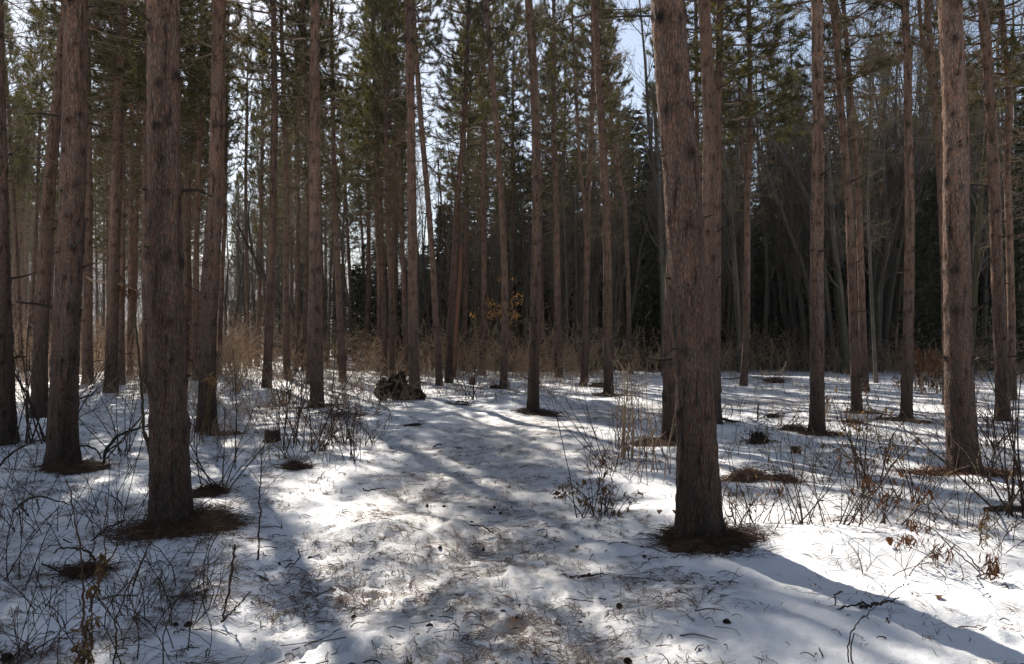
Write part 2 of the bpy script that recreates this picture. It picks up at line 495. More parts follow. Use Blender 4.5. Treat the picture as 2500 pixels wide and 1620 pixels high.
def crown_mesh(seed, zb, zt, rmax):
    r = rng_(seed); bag = Bag()
    az0 = 0; P = []; R = []
    z = zb
    while z < zt - 0.25:
        t = (z - zb) / (zt - zb)
        n = int(r.integers(4, 6)); az0 += r.uniform(0.5, 1.3)
        for k in range(n):
            if r.random() < 0.10: continue
            az = az0 + k * 2 * math.pi / n + r.normal() * 0.22
            L = rmax * (1 - t) ** 0.7 * (0.72 + 0.28 * min(1, t * 4)) * r.uniform(0.65, 1.12) + 0.15
            el = (-0.12 + 0.95 * t ** 1.3) + r.normal() * 0.10
            d = np.array([math.cos(az) * math.cos(el), math.sin(az) * math.cos(el), math.sin(el)])
            c = [np.array([0, 0, z + r.normal() * 0.04])]
            for _ in range(5):
                c.append(c[-1] + d * L / 5); d = nrm(d + np.array([0, 0, 0.09]) + r.normal(size=3) * 0.07)
            P.append(c); R.append(np.linspace(0.011 + 0.011 * L, 0.005, 6))
        z += r.uniform(0.34, 0.52)
    P = np.array(P); R = np.array(R)
    v, f = tubes(P, R, 4); bag.add(v, f, 0, 0.35)
    S, SR = grow(P, R, 6, 0.25, 1.0, (0.45, 1.0), (0.35, 0.95), 4, r, up=0.10, wob=0.14, tip=0.5, r0=0.5, flat=0.65)
    v, f = tubes(S, SR, 3); bag.add(v, f, 0, 0.45)
    pos = [P[:, -1]]; dr = [nrm(P[:, -1] - P[:, -2])]
    dS = nrm(S[:, 1:] - S[:, :-1])
    pos += [S[:, 3], S[:, 2], S[:, 2] * 0.5 + S[:, 3] * 0.5, S[:, 1]]; dr += [dS[:, 2], dS[:, 1], dS[:, 2], dS[:, 0]]
    pos = np.concatenate(pos); dr = np.concatenate(dr)
    dr = nrm(dr + np.array([0, 0, 0.35]))
    keep = r.random(len(pos)) < 0.80
    needle_tufts(bag, pos[keep], dr[keep], r, 26, (0.13, 0.20), 0.014, 1, 0.95, 0.16)
    return bag.mesh('pine_crown', [M['limb'], M['needle']])

def dead_limb_mesh(seed, z0, z1, lmax):
    r = rng_(seed); bag = Bag(); P = []; R = []; z = z0; az0 = 0
    while z < z1:
        t = (z - z0) / (z1 - z0); n = int(r.integers(3, 6)); az0 += r.uniform(0.5, 1.3)
        for k in range(n):
            if r.random() > 0.7 + 0.3 * t: continue
            az = az0 + k * 2 * math.pi / n + r.normal() * 0.25
            L = lmax * (0.35 + 0.65 * t) * r.uniform(0.35, 1.1)
            el = r.normal() * 0.16 - 0.05
            d = np.array([math.cos(az) * math.cos(el), math.sin(az) * math.cos(el), math.sin(el)])
            c = [np.array([0, 0, z + r.normal() * 0.04])]
            for _ in range(5):
                c.append(c[-1] + d * L / 5); d = nrm(d + np.array([0, 0, 0.03]) + r.normal(size=3) * 0.13)
            P.append(c); R.append(np.linspace(0.012 + 0.004 * L, 0.004, 6))
        z += r.uniform(0.34, 0.5)
    P = np.array(P); R = np.array(R)
    v, f = tubes(P, R, 4); bag.add(v, f, 0, np.repeat(r.random(len(P)) * 0.6, 24))
    S, SR = grow(P, R, 8, 0.25, 1.0, (0.4, 1.1), (0.25, 0.9), 4, r, up=-0.03, wob=0.2, tip=0.4, r0=0.5, flat=0.4)
    v, f = tubes(S, SR, 3); bag.add(v, f, 0, rep(r.random(len(S)), len(S) and 1, 4, 3))
    S2, R2 = grow(S, SR, 3, 0.3, 1.0, (0.5, 1.2), (0.08, 0.3), 3, r, wob=0.25, r0=0.7)
    v, f = tubes(S2, np.maximum(R2, 0.0040), 3); bag.add(v, f, 0, rep(r.random(len(S2)), 1, 3, 3))
    # a few clumps of brown needles still caught in the twigs
    k = r.random(len(S)) < 0.05
    needle_tufts(bag, S[k, -1], nrm(S[k, -1] - S[k, -2] + np.array([0, 0, -0.05])), r, 14, (0.08, 0.14), 0.010, 1)
    return bag.mesh('dead_limbs', [M['dead_twig'], M['rust']])

CROWN_ZB = 8.9
CROWNS = [crown_mesh(100 + i, CROWN_ZB + [0, 0.6, -0.7, 1.0, 0.2, -0.3][i], 18.2, [2.4, 2.0, 2.6, 2.3, 1.9, 2.5][i]) for i in range(6)]
LIMBS = [dead_limb_mesh(200 + i, [5.2, 5.8, 4.6, 5.4, 4.2][i], 9.6, [1.9, 1.7, 2.1, 1.6, 1.8][i]) for i in range(5)]

# ------------------------------------------------------------------ pine trunks
def trunk_into(bag, line, radii, sides, dz_vis, z_vis, r, mat=0, knots=True, flare=0.34, rough=1.0, shade=0.0):
    """line: world points from base up, radii at those points"""
    line = np.asarray(line, float); radii = np.asarray(radii, float)
    seg = np.linalg.norm(np.diff(line, axis=0), axis=1); s = np.concatenate([[0], np.cumsum(seg)])
    fine = np.arange(0, s[-1], 0.05)
    C = np.stack([np.interp(fine, s, line[:, k]) for k in range(3)], 1)
    w = max(3, int(0.12 * len(fine) ** 0.8)) | 1
    if len(fine) > 3 * w:
        ker = np.ones(w) / w
        pad = w // 2
        lo = 2 * C[0] - C[pad:0:-1]; hi = 2 * C[-1] - C[-2:-pad - 2:-1]
        E = np.concatenate([lo, C, hi])
        C = np.stack([np.convolve(E[:, k], ker, 'valid') for k in range(3)], 1)
    ss = np.concatenate([np.arange(0, min(z_vis, s[-1]), dz_vis), np.arange(min(z_vis, s[-1]), s[-1], 0.6), [s[-1]]])
    ss = np.unique(ss)
    Cc = np.stack([np.interp(ss, fine, C[:, k]) for k in range(3)], 1)
    Rr = np.interp(ss, s, radii)
    Rr = Rr * (1 + 0.12 * np.exp(-ss / 0.6))
    K = len(ss)
    a = np.arange(sides) * 2 * math.pi / sides + math.pi / 2
    T = nrm(np.gradient(Cc, axis=0))
    U = nrm(np.cross(T, np.array([0, 1.0, 0]))); V = np.cross(T, U)
    A = np.broadcast_to(a, (K, sides)); Z = np.broadcast_to(ss[:, None], (K, sides))
    rr = np.broadcast_to(Rr[:, None], (K, sides)).copy()
    sd = r.uniform(0, 60)
    ca, sa = np.cos(A), np.sin(A)
    big = noise(ca * 1.1 + sd, Z * 1.2 + sa * 1.1, 1)
    rr = rr * (1 + 0.035 * rough * big)
    lobe = 0.55 + 0.9 * np.clip(noise(ca * 1.9 + sd, sa * 1.9 + 5, 9) + 0.35, 0, 1.2)
    rr = rr * (1 + flare * 0.9 * lobe * np.exp(-Z / 0.20))
    if sides >= 18:
        kf = np.maximum(Rr[:, None], 0.05) * 42
        rid = noise(ca * kf * 0.6 + sd, Z * 7 + sa * 2, 2) + noise(sa * kf * 0.6 + 31 + sd, Z * 7 - ca * 2, 3)
        fin = noise(ca * kf * 1.4 + sd, Z * 17 + sa * 5, 4) + noise(sa * kf * 1.4 + 11 + sd, Z * 17 - ca * 5, 5)
        rr = rr + rough * (0.0060 * rid + 0.0048 * fin)
    kn = np.zeros((K, sides)); stubs = []
    if knots:
        z = r.uniform(0.5, 0.9)
        while z < s[-1] - 1:
            n = int(r.integers(3, 6)); off = r.uniform(0, 6.3)
            for q in range(n):
                th = off + q * 6.283 / n + r.normal() * 0.25; zz = z + r.normal() * 0.03
                sz = r.uniform(0.026, 0.052)
                dth = np.abs((A - th + math.pi) % (2 * math.pi) - math.pi) * Rr[:, None]
                e = (dth / max(sz, 0.8 * math.pi * np.interp(zz, ss, Rr) / sides)) ** 2 + ((Z - zz) / max(sz * 1.1, 0.6 * dz_vis)) ** 2
                amp = np.exp(-e)
                kn = np.maximum(kn, amp * r.uniform(0.6, 1.0))
                rr = rr + 0.014 * amp
                stubs.append((zz, th, sz))
            z += r.uniform(0.34, 0.52)
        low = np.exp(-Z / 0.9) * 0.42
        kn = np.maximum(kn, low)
    vv = Cc[:, None, :] + rr[..., None] * (ca[..., None] * U[:, None, :] + sa[..., None] * V[:, None, :])
    idx = np.arange(K * sides).reshape(K, sides); nx = np.roll(idx, -1, 1)
    f = np.stack([idx[:-1], nx[:-1], nx[1:], idx[1:]], -1).reshape(-1, 4)
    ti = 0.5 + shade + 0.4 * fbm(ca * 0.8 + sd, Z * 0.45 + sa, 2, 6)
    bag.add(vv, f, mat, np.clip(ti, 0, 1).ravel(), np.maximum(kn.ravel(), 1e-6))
    # the tip is closed with a fan
    bag.add(np.concatenate([vv[-1], [Cc[-1] + T[-1] * 0.01]]), np.stack([np.arange(sides), (np.arange(sides) + 1) % sides, np.full(sides, sides)], -1), mat)
    return ss, Cc, Rr, U, V, stubs

def frame(line, z0=5.0, z1=14.0):
    """straight axis of a trunk above head height as a matrix mapping height to world"""
    zz = line[:, 2]
    p0 = np.array([np.interp(z0, zz, line[:, k]) for k in range(2)] + [z0]); p1 = np.array([np.interp(z1, zz, line[:, k]) for k in range(2)] + [z1])
    d = nrm(p1 - p0)
    o = p0 - d * z0
    q = Vector(d).to_track_quat('Z', 'Y')
    return o, q

PINE_I = [0]
# how full and how lopsided a crown is, where the photograph's sun patches tell: width, metres sideways, metres up
BARK_SHADING = {1: -0.22, 2: -0.1, 3: -0.22, 10: -0.20, 42: -0.20, 13: -0.05, 35: -0.1, 52: 0.2, 46: 0.2, 49: 0.2, 36: 0.25, 47: 0.12, 51: 0.12}  # shade on near trunks and sunlight on others painted into bark, per tree
CROWN_FIT = {30: (0.55, 0, 0.8), 31: (0.55, 0, 0.5), 35: (0.45, -0.6, 1.0), 21: (0.75, -0.75, 0.3), 32: (0.7, 0, 0), 34: (0.5, 0, 0.3), 23: (0.6, 0, 0.5), 40: (0.45, 0, 0), 37: (0.55, 0, 0), 36: (0.6, 0, 0), 19: (0.45, 0, 0), 20: (0.45, 0, 0),
             2: (1.2, 0.6, -0.5), 9: (1.3, 0, -0.5), 5: (1.3, 0.5, -0.5), 13: (1.1, 0, -1.9), 12: (0.7, 0, 0), 14: (0.4, 0, 0.8), 15: (0.4, 0, 0.8), 16: (0.45, 0, 0.5), 46: (1.1, 0, -0.8), 48: (1.1, 0, -0.6), 49: (1.1, 0, -0.8), 50: (1.1, 0, 0), 51: (1.1, 0, -0.5), 53: (1.1, 0, 0), 54: (1.1, 0, -0.8), 44: (1.0, 0, 0), 45: (1.0, 0, -0.5), 17: (1.15, 0, 0)}
def pine(label, pts, wb, wt, H=None, group='red pines of the plantation', forks=(), long_stubs=0.0, crown=True, bark='pine_bark', limbs=True):
    PINE_I[0] += 1
    i = PINE_I[0]; r = rng_(1000 + i)
    H = H or r.uniform(17.0, 19.5)
    base = ground_pt(*pts[0]); d = base[1]
    W = np.array([at(x, y, d) for x, y in pts]); W[0] = base
    W[0, 2] = gz(base[0], base[1]) - 0.06
    zv = W[-1, 2]
    rb = wb * d / F_PX / 2; rt = wt * d / F_PX / 2
    # thickness falls evenly along the part in view, then on to the tip
    rad = list(np.interp(W[:, 2], [W[0, 2], zv], [rb, rt]))
    lean = (W[-1] - W[max(0, len(W) - 3)]); lean = lean / max(lean[2], 0.3)
    P = W[-1].copy(); zz = zv
    ext = []
    dy = r.normal() * 0.006
    while zz < H - 0.01:
        st = min(1.5, H - zz); lean = lean * 0.80
        P = P + np.array([lean[0] * st, dy * st, st]); zz += st
        ext.append(P.copy()); rad.append(rt + (0.016 - rt) * ((zz - zv) / (H - zv)) ** 1.0)
    line = np.vstack([W] + ([np.array(ext)] if ext else []))
    rad = np.maximum(rad, 0.014)
    big = wb > 50; mid = wb > 24
    sides, dz = (44, 0.03) if big else ((20, 0.06) if mid else (10, 0.10))
    t = thing('pine_tree', label, 'pine tree', (base[0], base[1], gz(base[0], base[1])), group)
    off = np.array(t.location)
    bag = Bag()
    ss, Cc, Rr, U, V, stubs = trunk_into(bag, line - off, rad, sides, dz, (zv + 0.6) if ext else 99, r, shade=BARK_SHADING.get(i, 0.10 + 0.12 * r.normal()))
    obj('trunk', bag.mesh('pine_trunk', [M[bark]]), t)
    # broken branch stubs on the whorls, one part of the tree
    sb = Bag(); P_ = []; R_ = []
    for zz, th, sz in stubs:
        if zz > zv + 0.5 or r.random() > (0.75 if (big or mid) else 0.5): continue
        c = np.array([np.interp(zz, ss, Cc[:, k]) for k in range(3)]); k = min(int(np.searchsorted(ss, zz)), len(ss) - 1)
        rr = Rr[k]; dd = math.cos(th) * U[k] + math.sin(th) * V[k]
        ln = r.uniform(0.012, 0.05) if r.random() > long_stubs + 0.14 else r.uniform(0.08, 0.45)
        dd = nrm(dd + np.array([0, 0, r.uniform(-0.1, 0.5)]))
        w1 = dd + r.normal(size=3) * 0.25 * (ln > 0.08)
        p0 = c + dd * rr * 0.85
        P_.append([p0, p0 + dd * (ln * 0.5 + rr * 0.15), p0 + dd * (ln * 0.5 + rr * 0.15) + nrm(w1) * ln * 0.5])
        a = sz * r.uniform(0.25, 0.5); R_.append([a, a * 0.75, a * 0.35])
    if P_:
        v, f = tubes(np.array(P_), np.array(R_), 5); sb.add(v, f, 0, 0.15)
        o = obj('branch_stubs', sb.mesh('branch_stubs', [M['dark_wood']]), t); o['kind'] = 'stuff'
    for fk in forks:
        fp, fa, fb = fk
        L = np.array([at(x, y, d + 0.02 * n) for n, (x, y) in enumerate(fp)]) - off
        b2 = Bag(); trunk_into(b2, L, np.linspace(fa, fb, len(L)) * d / F_PX / 2, 8, 0.15, 99, r, knots=False, flare=0)
        obj('forked_limb', b2.mesh('forked_limb', [M[bark]]), t)
    if crown:
        o, q = frame(line)
        rot = r.uniform(0, 6.28); sc = H / 18.2
        for nm, me in (('crown', CROWNS[i % 6]),) + ((('dead_limbs', LIMBS[i % 5]),) if limbs else ()):
            c = obj(nm, me, t)
            c.rotation_mode = 'QUATERNION'
            c.rotation_quaternion = q @ Quaternion((0, 0, 1), rot)
            cw, cs, cu = CROWN_FIT.get(i, (float(np.clip(wb * d / F_PX / 0.27, 0.5, 1.1)), 0, 0))
            c.scale = (r.uniform(0.88, 1.12) * cw,) * 2 + (sc,)
            c.location = Vector(o - off) + (Vector((cs * 0.918, cs * 0.397, cu)) if nm == 'crown' else Vector())
            if nm == 'dead_limbs': c['kind'] = 'stuff'
    return t, line
# ------------------------------------------------------------------ the pines that can be told apart (photograph pixels: base first)
PG = 'red pines of the plantation'
TREES = [
 ('pine trunk cut off by the left edge of the picture', [(12,1075),(2,824),(-7,500),(-13,250),(-18,0)], 52, 44),
 ('leaning pine just left of the thick dark trunk, tilting right towards its top', [(95,1015),(99,824),(117,500),(132,324),(149,162),(163,0)], 36, 22),
 ('thick dark pine at far left with a short stub branch at half height', [(153,1140),(154,1000),(161,824),(176,500),(181,324),(184,162),(186,0)], 63, 53),
 ('slim pine showing in the gap right of the thick far left trunk', [(215,933),(213,824),(215,500),(214,250),(212,0)], 25, 15),
 ('pine with a dead rusty bough, casting a stripe of shadow on lit snow', [(271,957),(273,824),(283,500),(292,230),(302,0)], 30, 20),
 ('slim pine half hidden behind the trunk with the rusty bough, on its left', [(268,925),(268,824),(273,486),(279,260),(283,0)], 14, 10),
 ('slim sunlit orange pine touching the right side of the trunk with the rusty bough', [(297,938),(297,824),(299,600),(302,300),(303,150)], 14, 9),
 ('thin pine between the rusty bough and the big left trunk', [(318,917),(318,824),(320,500),(322,300),(323,150)], 14, 9),
 ('narrow pine peeking out along the left edge of the big left trunk', [(360,957),(359,700),(356,450),(357,250),(357,60)], 23, 12),
 ('big dark pine left of the path, a thin mossy sapling against its foot', [(418,1295),(414,1125),(411,1000),(404,750),(401,500),(399,250),(398,0)], 89, 73),
 ('thin pine just right of the big left trunk, first of two', [(456,915),(455,824),(460,500),(463,280),(465,120)], 15, 9),
 ('thin pine right of the big left trunk, the second of two, leaning to the right', [(477,928),(475,824),(482,500),(489,300),(492,100)], 15, 9),
 ('medium pine with straw at its reddish foot, right of the big left trunk', [(505,1057),(508,810),(520,600),(527,486),(531,324),(533,162),(535,0)], 42, 31),
 ('very thin pine close behind the medium pine with the straw at its foot', [(535,912),(541,700),(548,560),(551,400)], 12, 8),
 ('thin greyish pine in the lit gap right of the straw foot pine', [(604,890),(604,700),(600,500),(600,400),(603,280)], 10, 7),
 ('thin dark pine a little right of the lit gap', [(628,893),(631,824),(638,500),(640,380),(641,250)], 11, 7),
 ('slender pine behind the tall sapling stem, leaning right as it rises', [(651,942),(656,824),(667,500),(671,300),(668,0)], 22, 12),
 ('slender pine, left hand partner of a close pair, curving left at the top', [(702,926),(698,824),(699,500),(693,260),(688,100)], 17, 10),
 ('very thin pine beside the close pair, on its right', [(722,905),(726,700),(728,500),(725,400),(724,250)], 11, 7),
 ('very thin reddish leaning pine close left of the trunk over the shrubs', [(740,905),(745,760),(749,560),(753,400),(756,250)], 9, 6),
 ('medium pine rising behind the tall bare shrub, left of the root mass', [(774,992),(773,824),(771,660),(769,486),(769,324),(768,162),(770,0)], 31, 21),
 ('pine crossing behind the medium pine left of the root mass, leaning left at top', [(754,936),(758,800),(763,600),(758,400),(750,260),(741,60)], 15, 11),
 ('reddish pine leaning left, standing alone on bright snow left of the root mass', [(838,932),(832,824),(825,660),(817,500),(814,330),(811,160)], 18, 9),
 ('thin pine with a bend, behind bright snow left of the root mass', [(866,882),(863,840),(857,720),(850,600),(845,500),(840,400)], 10, 7),
 ('thin pale pine with side stubs, left of a tight pair', [(895,888),(896,824),(900,700),(900,500),(895,300)], 12, 8),
 ('first trunk of the tight pair left of the root mass', [(923,906),(927,824),(925,660),(917,500),(918,300)], 12, 8),
 ('second trunk of the tight pair left of the root mass', [(940,916),(939,824),(933,600),(928,500),(921,400)], 13, 9),
 ('tall slim pine directly above the root mass, its upper stem crossing open sky', [(957,922),(957,824),(953,660),(947,500),(943,320),(944,160),(945,0)], 14, 8),
 ('slim pine hidden at its foot by the root mass, leaning left upwards', [(994,917),(990,824),(985,660),(978,500),(973,350),(970,230)], 13, 8),
 ('medium pine touching the right end of the root mass', [(1014,964),(1009,824),(1006,525),(1003,260),(997,0)], 26, 18),
 ('pine leaning strongly left, crossing the trunk beside the root mass high up', [(1073,942),(1067,824),(1058,660),(1046,500),(1030,324),(1018,162),(1008,10)], 17, 11),
 ('pine leaning right with the broken red trunk against its side', [(1096,934),(1099,824),(1108,660),(1116,500),(1132,324),(1140,162),(1144,0)], 19, 10),
 ('slim pine with many short side twigs, left of the yellow leaves', [(1177,913),(1180,824),(1182,660),(1180,500),(1180,324),(1179,150)], 15, 9),
 ('medium pine in front of the yellow leaves, bowing left as it rises', [(1229,947),(1233,824),(1232,660),(1225,500),(1214,324),(1199,162),(1186,0)], 18, 14),
 ('dark pine in mid clearing with a ring of brown litter at its foot', [(1301,1001),(1305,824),(1308,660),(1312,500),(1309,324),(1302,162),(1290,0)], 27, 19),
 ('pale pine with a broad foot in the brush right of the central dark trunk', [(1364,920),(1362,824),(1361,660),(1358,500),(1353,324),(1353,162),(1352,0)], 19, 9),
 ('slender pine, a thinner stem merging with it at half height', [(1424,940),(1429,824),(1433,660),(1435,500),(1444,324),(1449,162),(1447,0)], 16, 10),
 ('very thin stem merging with the slender pine right of the broad footed one', [(1431,932),(1432,600),(1425,480),(1415,400),(1412,320)], 10, 8),
 ('medium pine at the right side of the clearing, dark litter at its foot', [(1486,960),(1483,824),(1484,660),(1480,500),(1470,324),(1460,162),(1451,0)], 24, 16),
 ('thin reddish pine against the black spruces, tilting left at its top', [(1538,913),(1536,824),(1533,660),(1525,500),(1508,400),(1495,320),(1488,220)], 12, 8),
 ('sunlit pine half hidden behind the left edge of the nearest big trunk', [(1636,1075),(1637,824),(1642,660),(1648,500),(1655,300),(1650,0)], 39, 24),
 ('nearest big dark pine, right of the path, with a long shadow on clean snow', [(1708,1312),(1702,1100),(1690,824),(1679,662),(1666,486),(1657,324),(1639,162),(1630,0)], 97, 81),
 ('pine half hidden behind the right edge of the nearest big trunk', [(1742,1037),(1738,824),(1735,660),(1730,500),(1733,324),(1727,162),(1718,0)], 37, 28),
 ('dark slimmer pine close behind and right of the half hidden one', [(1748,955),(1749,700),(1750,550),(1753,324),(1755,162),(1757,0)], 22, 17),
 ('thin pine with a bright sunlit left edge squeezed behind the nearest big trunk', [(1712,932),(1709,700),(1707,486),(1702,300),(1700,120)], 12, 9),
 ('pale forked pine beside the fallen dead tree', [(1815,941),(1822,824),(1824,660),(1824,500),(1832,324),(1830,162),(1828,0)], 18, 10),
 ('medium pine with a bright left edge, in front of the leaning grey hardwoods', [(1995,1056),(1995,824),(1994,660),(1995,525),(1998,262),(1994,0)], 34, 26),
 ('left trunk of the pair right of the leaning hardwoods, tilting left', [(2093,1001),(2085,824),(2079,660),(2073,486),(2058,324),(2047,162),(2032,0)], 24, 13),
 ('right trunk of the pair, lit along its left side, with a curved fork', [(2112,956),(2106,824),(2102,660),(2096,486),(2085,324),(2072,162),(2058,0)], 19, 10),
 ('straight dark pine left of the rusty bracken heap', [(2212,1023),(2217,824),(2221,660),(2221,486),(2218,324),(2216,162),(2209,0)], 26, 16),
 ('forked pine leaning left behind the brightly edged big right trunk', [(2312,985),(2306,650),(2298,486),(2290,324),(2281,220),(2272,130),(2263,0)], 19, 14),
 ('big pine at right with a brightly lit left edge and orange needles at its foot', [(2354,1160),(2344,986),(2339,824),(2336,660),(2334,486),(2334,324),(2326,162),(2319,0)], 66, 52),
 ('medium pine near the right edge, leaning left', [(2448,1033),(2446,900),(2441,824),(2434,660),(2429,486),(2422,324),(2412,162),(2398,0)], 30, 22),
 ('crooked forked pine at the right edge with a lit left side', [(2472,975),(2470,824),(2466,660),(2463,540),(2458,400),(2462,340),(2466,280),(2463,220),(2457,162),(2447,60),(2444,0)], 19, 14),
]
FORKS = {
 'pale forked pine beside the fallen dead tree': [([(1821,430),(1812,360),(1807,270),(1803,180)], 9, 6)],
 'right trunk of the pair, lit along its left side, with a curved fork': [([(2094,392),(2104,365),(2105,340),(2097,305),(2088,280)], 9, 4)],
 'forked pine leaning left behind the brightly edged big right trunk': [([(2280,218),(2262,140),(2250,90),(2243,0)], 12, 9)],
 'crooked forked pine at the right edge with a lit left side': [([(2459,350),(2452,335),(2456,300),(2460,270)], 9, 6), ([(2460,345),(2445,332),(2438,322)], 6, 3)],
}
TREE_POS = []; LINES = {}
for lab, pts, wb, wt in TREES:
    k = PINE_I[0] + 1
    t, line = pine(lab, pts, wb, wt, forks=FORKS.get(lab, ()), limbs=k not in (41, 42, 43, 44, 47, 52), crown=k != 38, long_stubs=0.5 if 'side twigs' in lab or 'side stubs' in lab else 0.05)
    TREE_POS.append((t.location.x, t.location.y)); LINES[lab] = (t, line)

# ------------------------------------------------------------------ pines farther off and just out of the picture (shared trunks)
def straight_trunk(seed):
    r = rng_(seed); b = Bag()
    z = np.array([-0.1, 3, 6, 9, 12, 15, 18.2])
    L = np.stack([np.cumsum(r.normal(size=7) * 0.05), np.cumsum(r.normal(size=7) * 0.05), z], 1); L[:, :2] -= L[0, :2]
    trunk_into(b, L, np.array([0.145, 0.128, 0.115, 0.10, 0.075, 0.045, 0.014]), 9, 0.16, 13, r)
    return b.mesh('pine_trunk', [M['pine_bark']])
FAR_TRUNKS = [straight_trunk(300 + k) for k in range(4)]
def far_pine(x, y, r, label, group, limbs=True, cw=1.0):
    t = thing('pine_tree', label, 'pine tree', (x, y, gz(x, y)), group)
    t.rotation_euler = (r.normal() * 0.018, r.normal() * 0.03, r.uniform(0, 6.28))
    s = r.uniform(0.86, 1.08); t.scale = (s * r.uniform(0.8, 1.1),) * 2 + (s,)
    obj('trunk', FAR_TRUNKS[int(r.integers(4))], t)
    o = obj('crown', CROWNS[int(r.integers(6))], t); o.scale = (cw, cw, 1)
    if limbs:
        c = obj('dead_limbs', LIMBS[int(r.integers(5))], t); c['kind'] = 'stuff'
    TREE_POS.append((x, y))

def scatter(n, xr, dr, gap, r, label, group, skip=(), **k):
    c = 0
    for _ in range(n * 40):
        if c >= n: break
        d = r.uniform(*dr); px = r.uniform(*xr); x = (px - CX) / F_PX * d
        if any(a < px < b for a, b in skip): continue
        if min(math.hypot(x - a, d - b) for a, b in TREE_POS) < gap: continue
        far_pine(x, d, r, label, group, **k); c += 1

_r = rng_(42)
scatter(74, (-60, 575), (33, 95), 1.5, _r, 'slim pine far back in the dense left hand stand', 'slim pines far back in the left stand', skip=((545, 620),), cw=0.72)
scatter(30, (575, 985), (38, 72), 1.8, _r, 'slim pine far back behind the bright snow left of the root mass', 'slim pines far back at centre left', skip=((575, 640), (855, 895)), cw=0.66)
scatter(18, (560, 780), (72, 110), 1.8, _r, 'slim pine far back behind the bright snow left of the root mass', 'slim pines far back at centre left', cw=0.6)
scatter(8, (1130, 1560), (36.5, 41), 2.4, _r, 'pine crown showing above the brush behind the clearing', 'pines behind the clearing')
scatter(10, (-900, -60), (12, 40), 2.6, _r, 'pine standing beyond the left edge of the picture', 'pines out of the picture')
scatter(5, (2560, 3300), (9, 26), 2.6, _r, 'pine standing beyond the right edge of the picture', 'pines out of the picture')
for k in range(16):
    x, y = _r.uniform(-16, 16), _r.uniform(-16, -2.5)
    if abs(x) < 1.6: x += 3
    far_pine(x, y, _r, 'pine standing behind the viewpoint', 'pines out of the picture')

# ------------------------------------------------------------------ spruces at the back
def spruce_mesh(seed, H):
    r = rng_(seed); bag = Bag()
    P = []; R = []; z = 1.0; az0 = 0
    while z < H - 0.2:
        n = 7; az0 += r.uniform(0.3, 0.8)
        for k in range(n):
            az = az0 + k * 6.283 / n + r.normal() * 0.15
            L = (0.14 * (H - z) + 0.35) * r.uniform(0.7, 1.15); L = min(L, 2.1)
            el = -0.25 + 0.5 * (z / H) + r.normal() * 0.08
            d = np.array([math.cos(az) * math.cos(el), math.sin(az) * math.cos(el), math.sin(el)])
            c = [np.array([0, 0, z + r.normal() * 0.08])]
            for q in range(4):
                c.append(c[-1] + d * L / 4); d = nrm(d + np.array([0, 0, -0.12 + 0.10 * q]))
            P.append(c); R.append(np.linspace(0.02, 0.006, 5))
        z += 0.30
    P = np.array(P); R = np.array(R)
    v, f = tubes(P, R, 3); bag.add(v, f, 0, 0.2)
    S, SR = grow(P, R, 9, 0.15, 1.0, (0.5, 0.95), (0.25, 0.60), 3, r, up=-0.12, wob=0.1, flat=0.75)
    # every side shoot is three narrow blades of needles
    d = nrm(S[:, -1] - S[:, 0]); L = np.linalg.norm(S[:, -1] - S[:, 0], axis=1, keepdims=True)
    tn = r.random(len(S))
    for k in range(3):
        s = nrm(np.cross(d, r.normal(size=d.shape))) * r.uniform(0.035, 0.06, (len(d), 1))
        a = S[:, 0]; m_ = S[:, 1]; e = S[:, -1] + d * 0.05
        vv = np.stack([a, m_ - s, e, m_ + s], 1).reshape(-1, 3)
        bag.add(vv, np.arange(len(vv)).reshape(-1, 4), 0, np.repeat(tn, 4))
    d = nrm(P[:, -1] - P[:, -2])
    needle_tufts(bag, P[:, -1], d, r, 8, (0.12, 0.25), 0.04, 0)
    return bag.mesh('spruce_crown', [M['spruce']])
SPR_H = [13.5, 11.5, 15.0, 9.5]
SPRUCES = [spruce_mesh(400 + k, SPR_H[k]) for k in range(4)]
SPR_TRUNKS = []
for k in range(4):
    b = Bag(); r = rng_(450 + k)
    trunk_into(b, [[0, 0, -0.1], [0, 0, SPR_H[k] * 0.5], [0, 0, SPR_H[k]]], [0.14, 0.09, 0.012], 8, 0.5, 99, r, knots=False)
    SPR_TRUNKS.append(b.mesh('spruce_trunk', [M['dark_wood']]))
_r = rng_(77)
def spruce(px, d, k, label='dark spruce in the unlit wall of evergreens behind the clearing', group='dark spruces behind the clearing', s=None):
    x = (px - CX) / F_PX * d
    t = thing('spruce_tree', label, 'spruce tree', (x, d, gz(x, d)), group)
    t.rotation_euler = (0, 0, _r.uniform(0, 6.28)); t.scale = (s or _r.uniform(0.85, 1.12),) * 3
    obj('trunk', SPR_TRUNKS[k], t); obj('crown', SPRUCES[k], t)
for row, (d0, step, x0) in enumerate(((43, 58, 1440), (47, 50, 1010), (51, 52, 860), (55, 48, 700), (60, 50, 640), (66, 52, 570), (74, 56, 560))):
    px = x0 + _r.uniform(0, 40)
    while px < 2720:
        spruce(px, d0 + _r.uniform(-1.3, 1.3), int(_r.integers(4)), s=_r.uniform(0.8, 1.1) * (0.58 if px < 1080 else (0.9 if px < 1500 else (0.95 if row < 2 else 1.1))))
        px += step * _r.uniform(0.75, 1.25)
_r2 = rng_(78)
scatter(22, (1110, 2650), (42, 54), 3.0, _r2, 'pine crown rising above the dark spruces', 'pines rising behind the spruces')
spruce(1588, 37.5, 3, 'small sunlit green spruce beside the thin grey trunk left of the nearest big pine', None, s=0.8)
spruce(2270, 35.5, 3, 'spruce with lit yellow green sprays between the dark pine and the brightly edged big pine', None, s=0.95)
spruce(2540, 31.0, 0, 'tall spruce with lit sprays at the right edge', None, s=1.0)

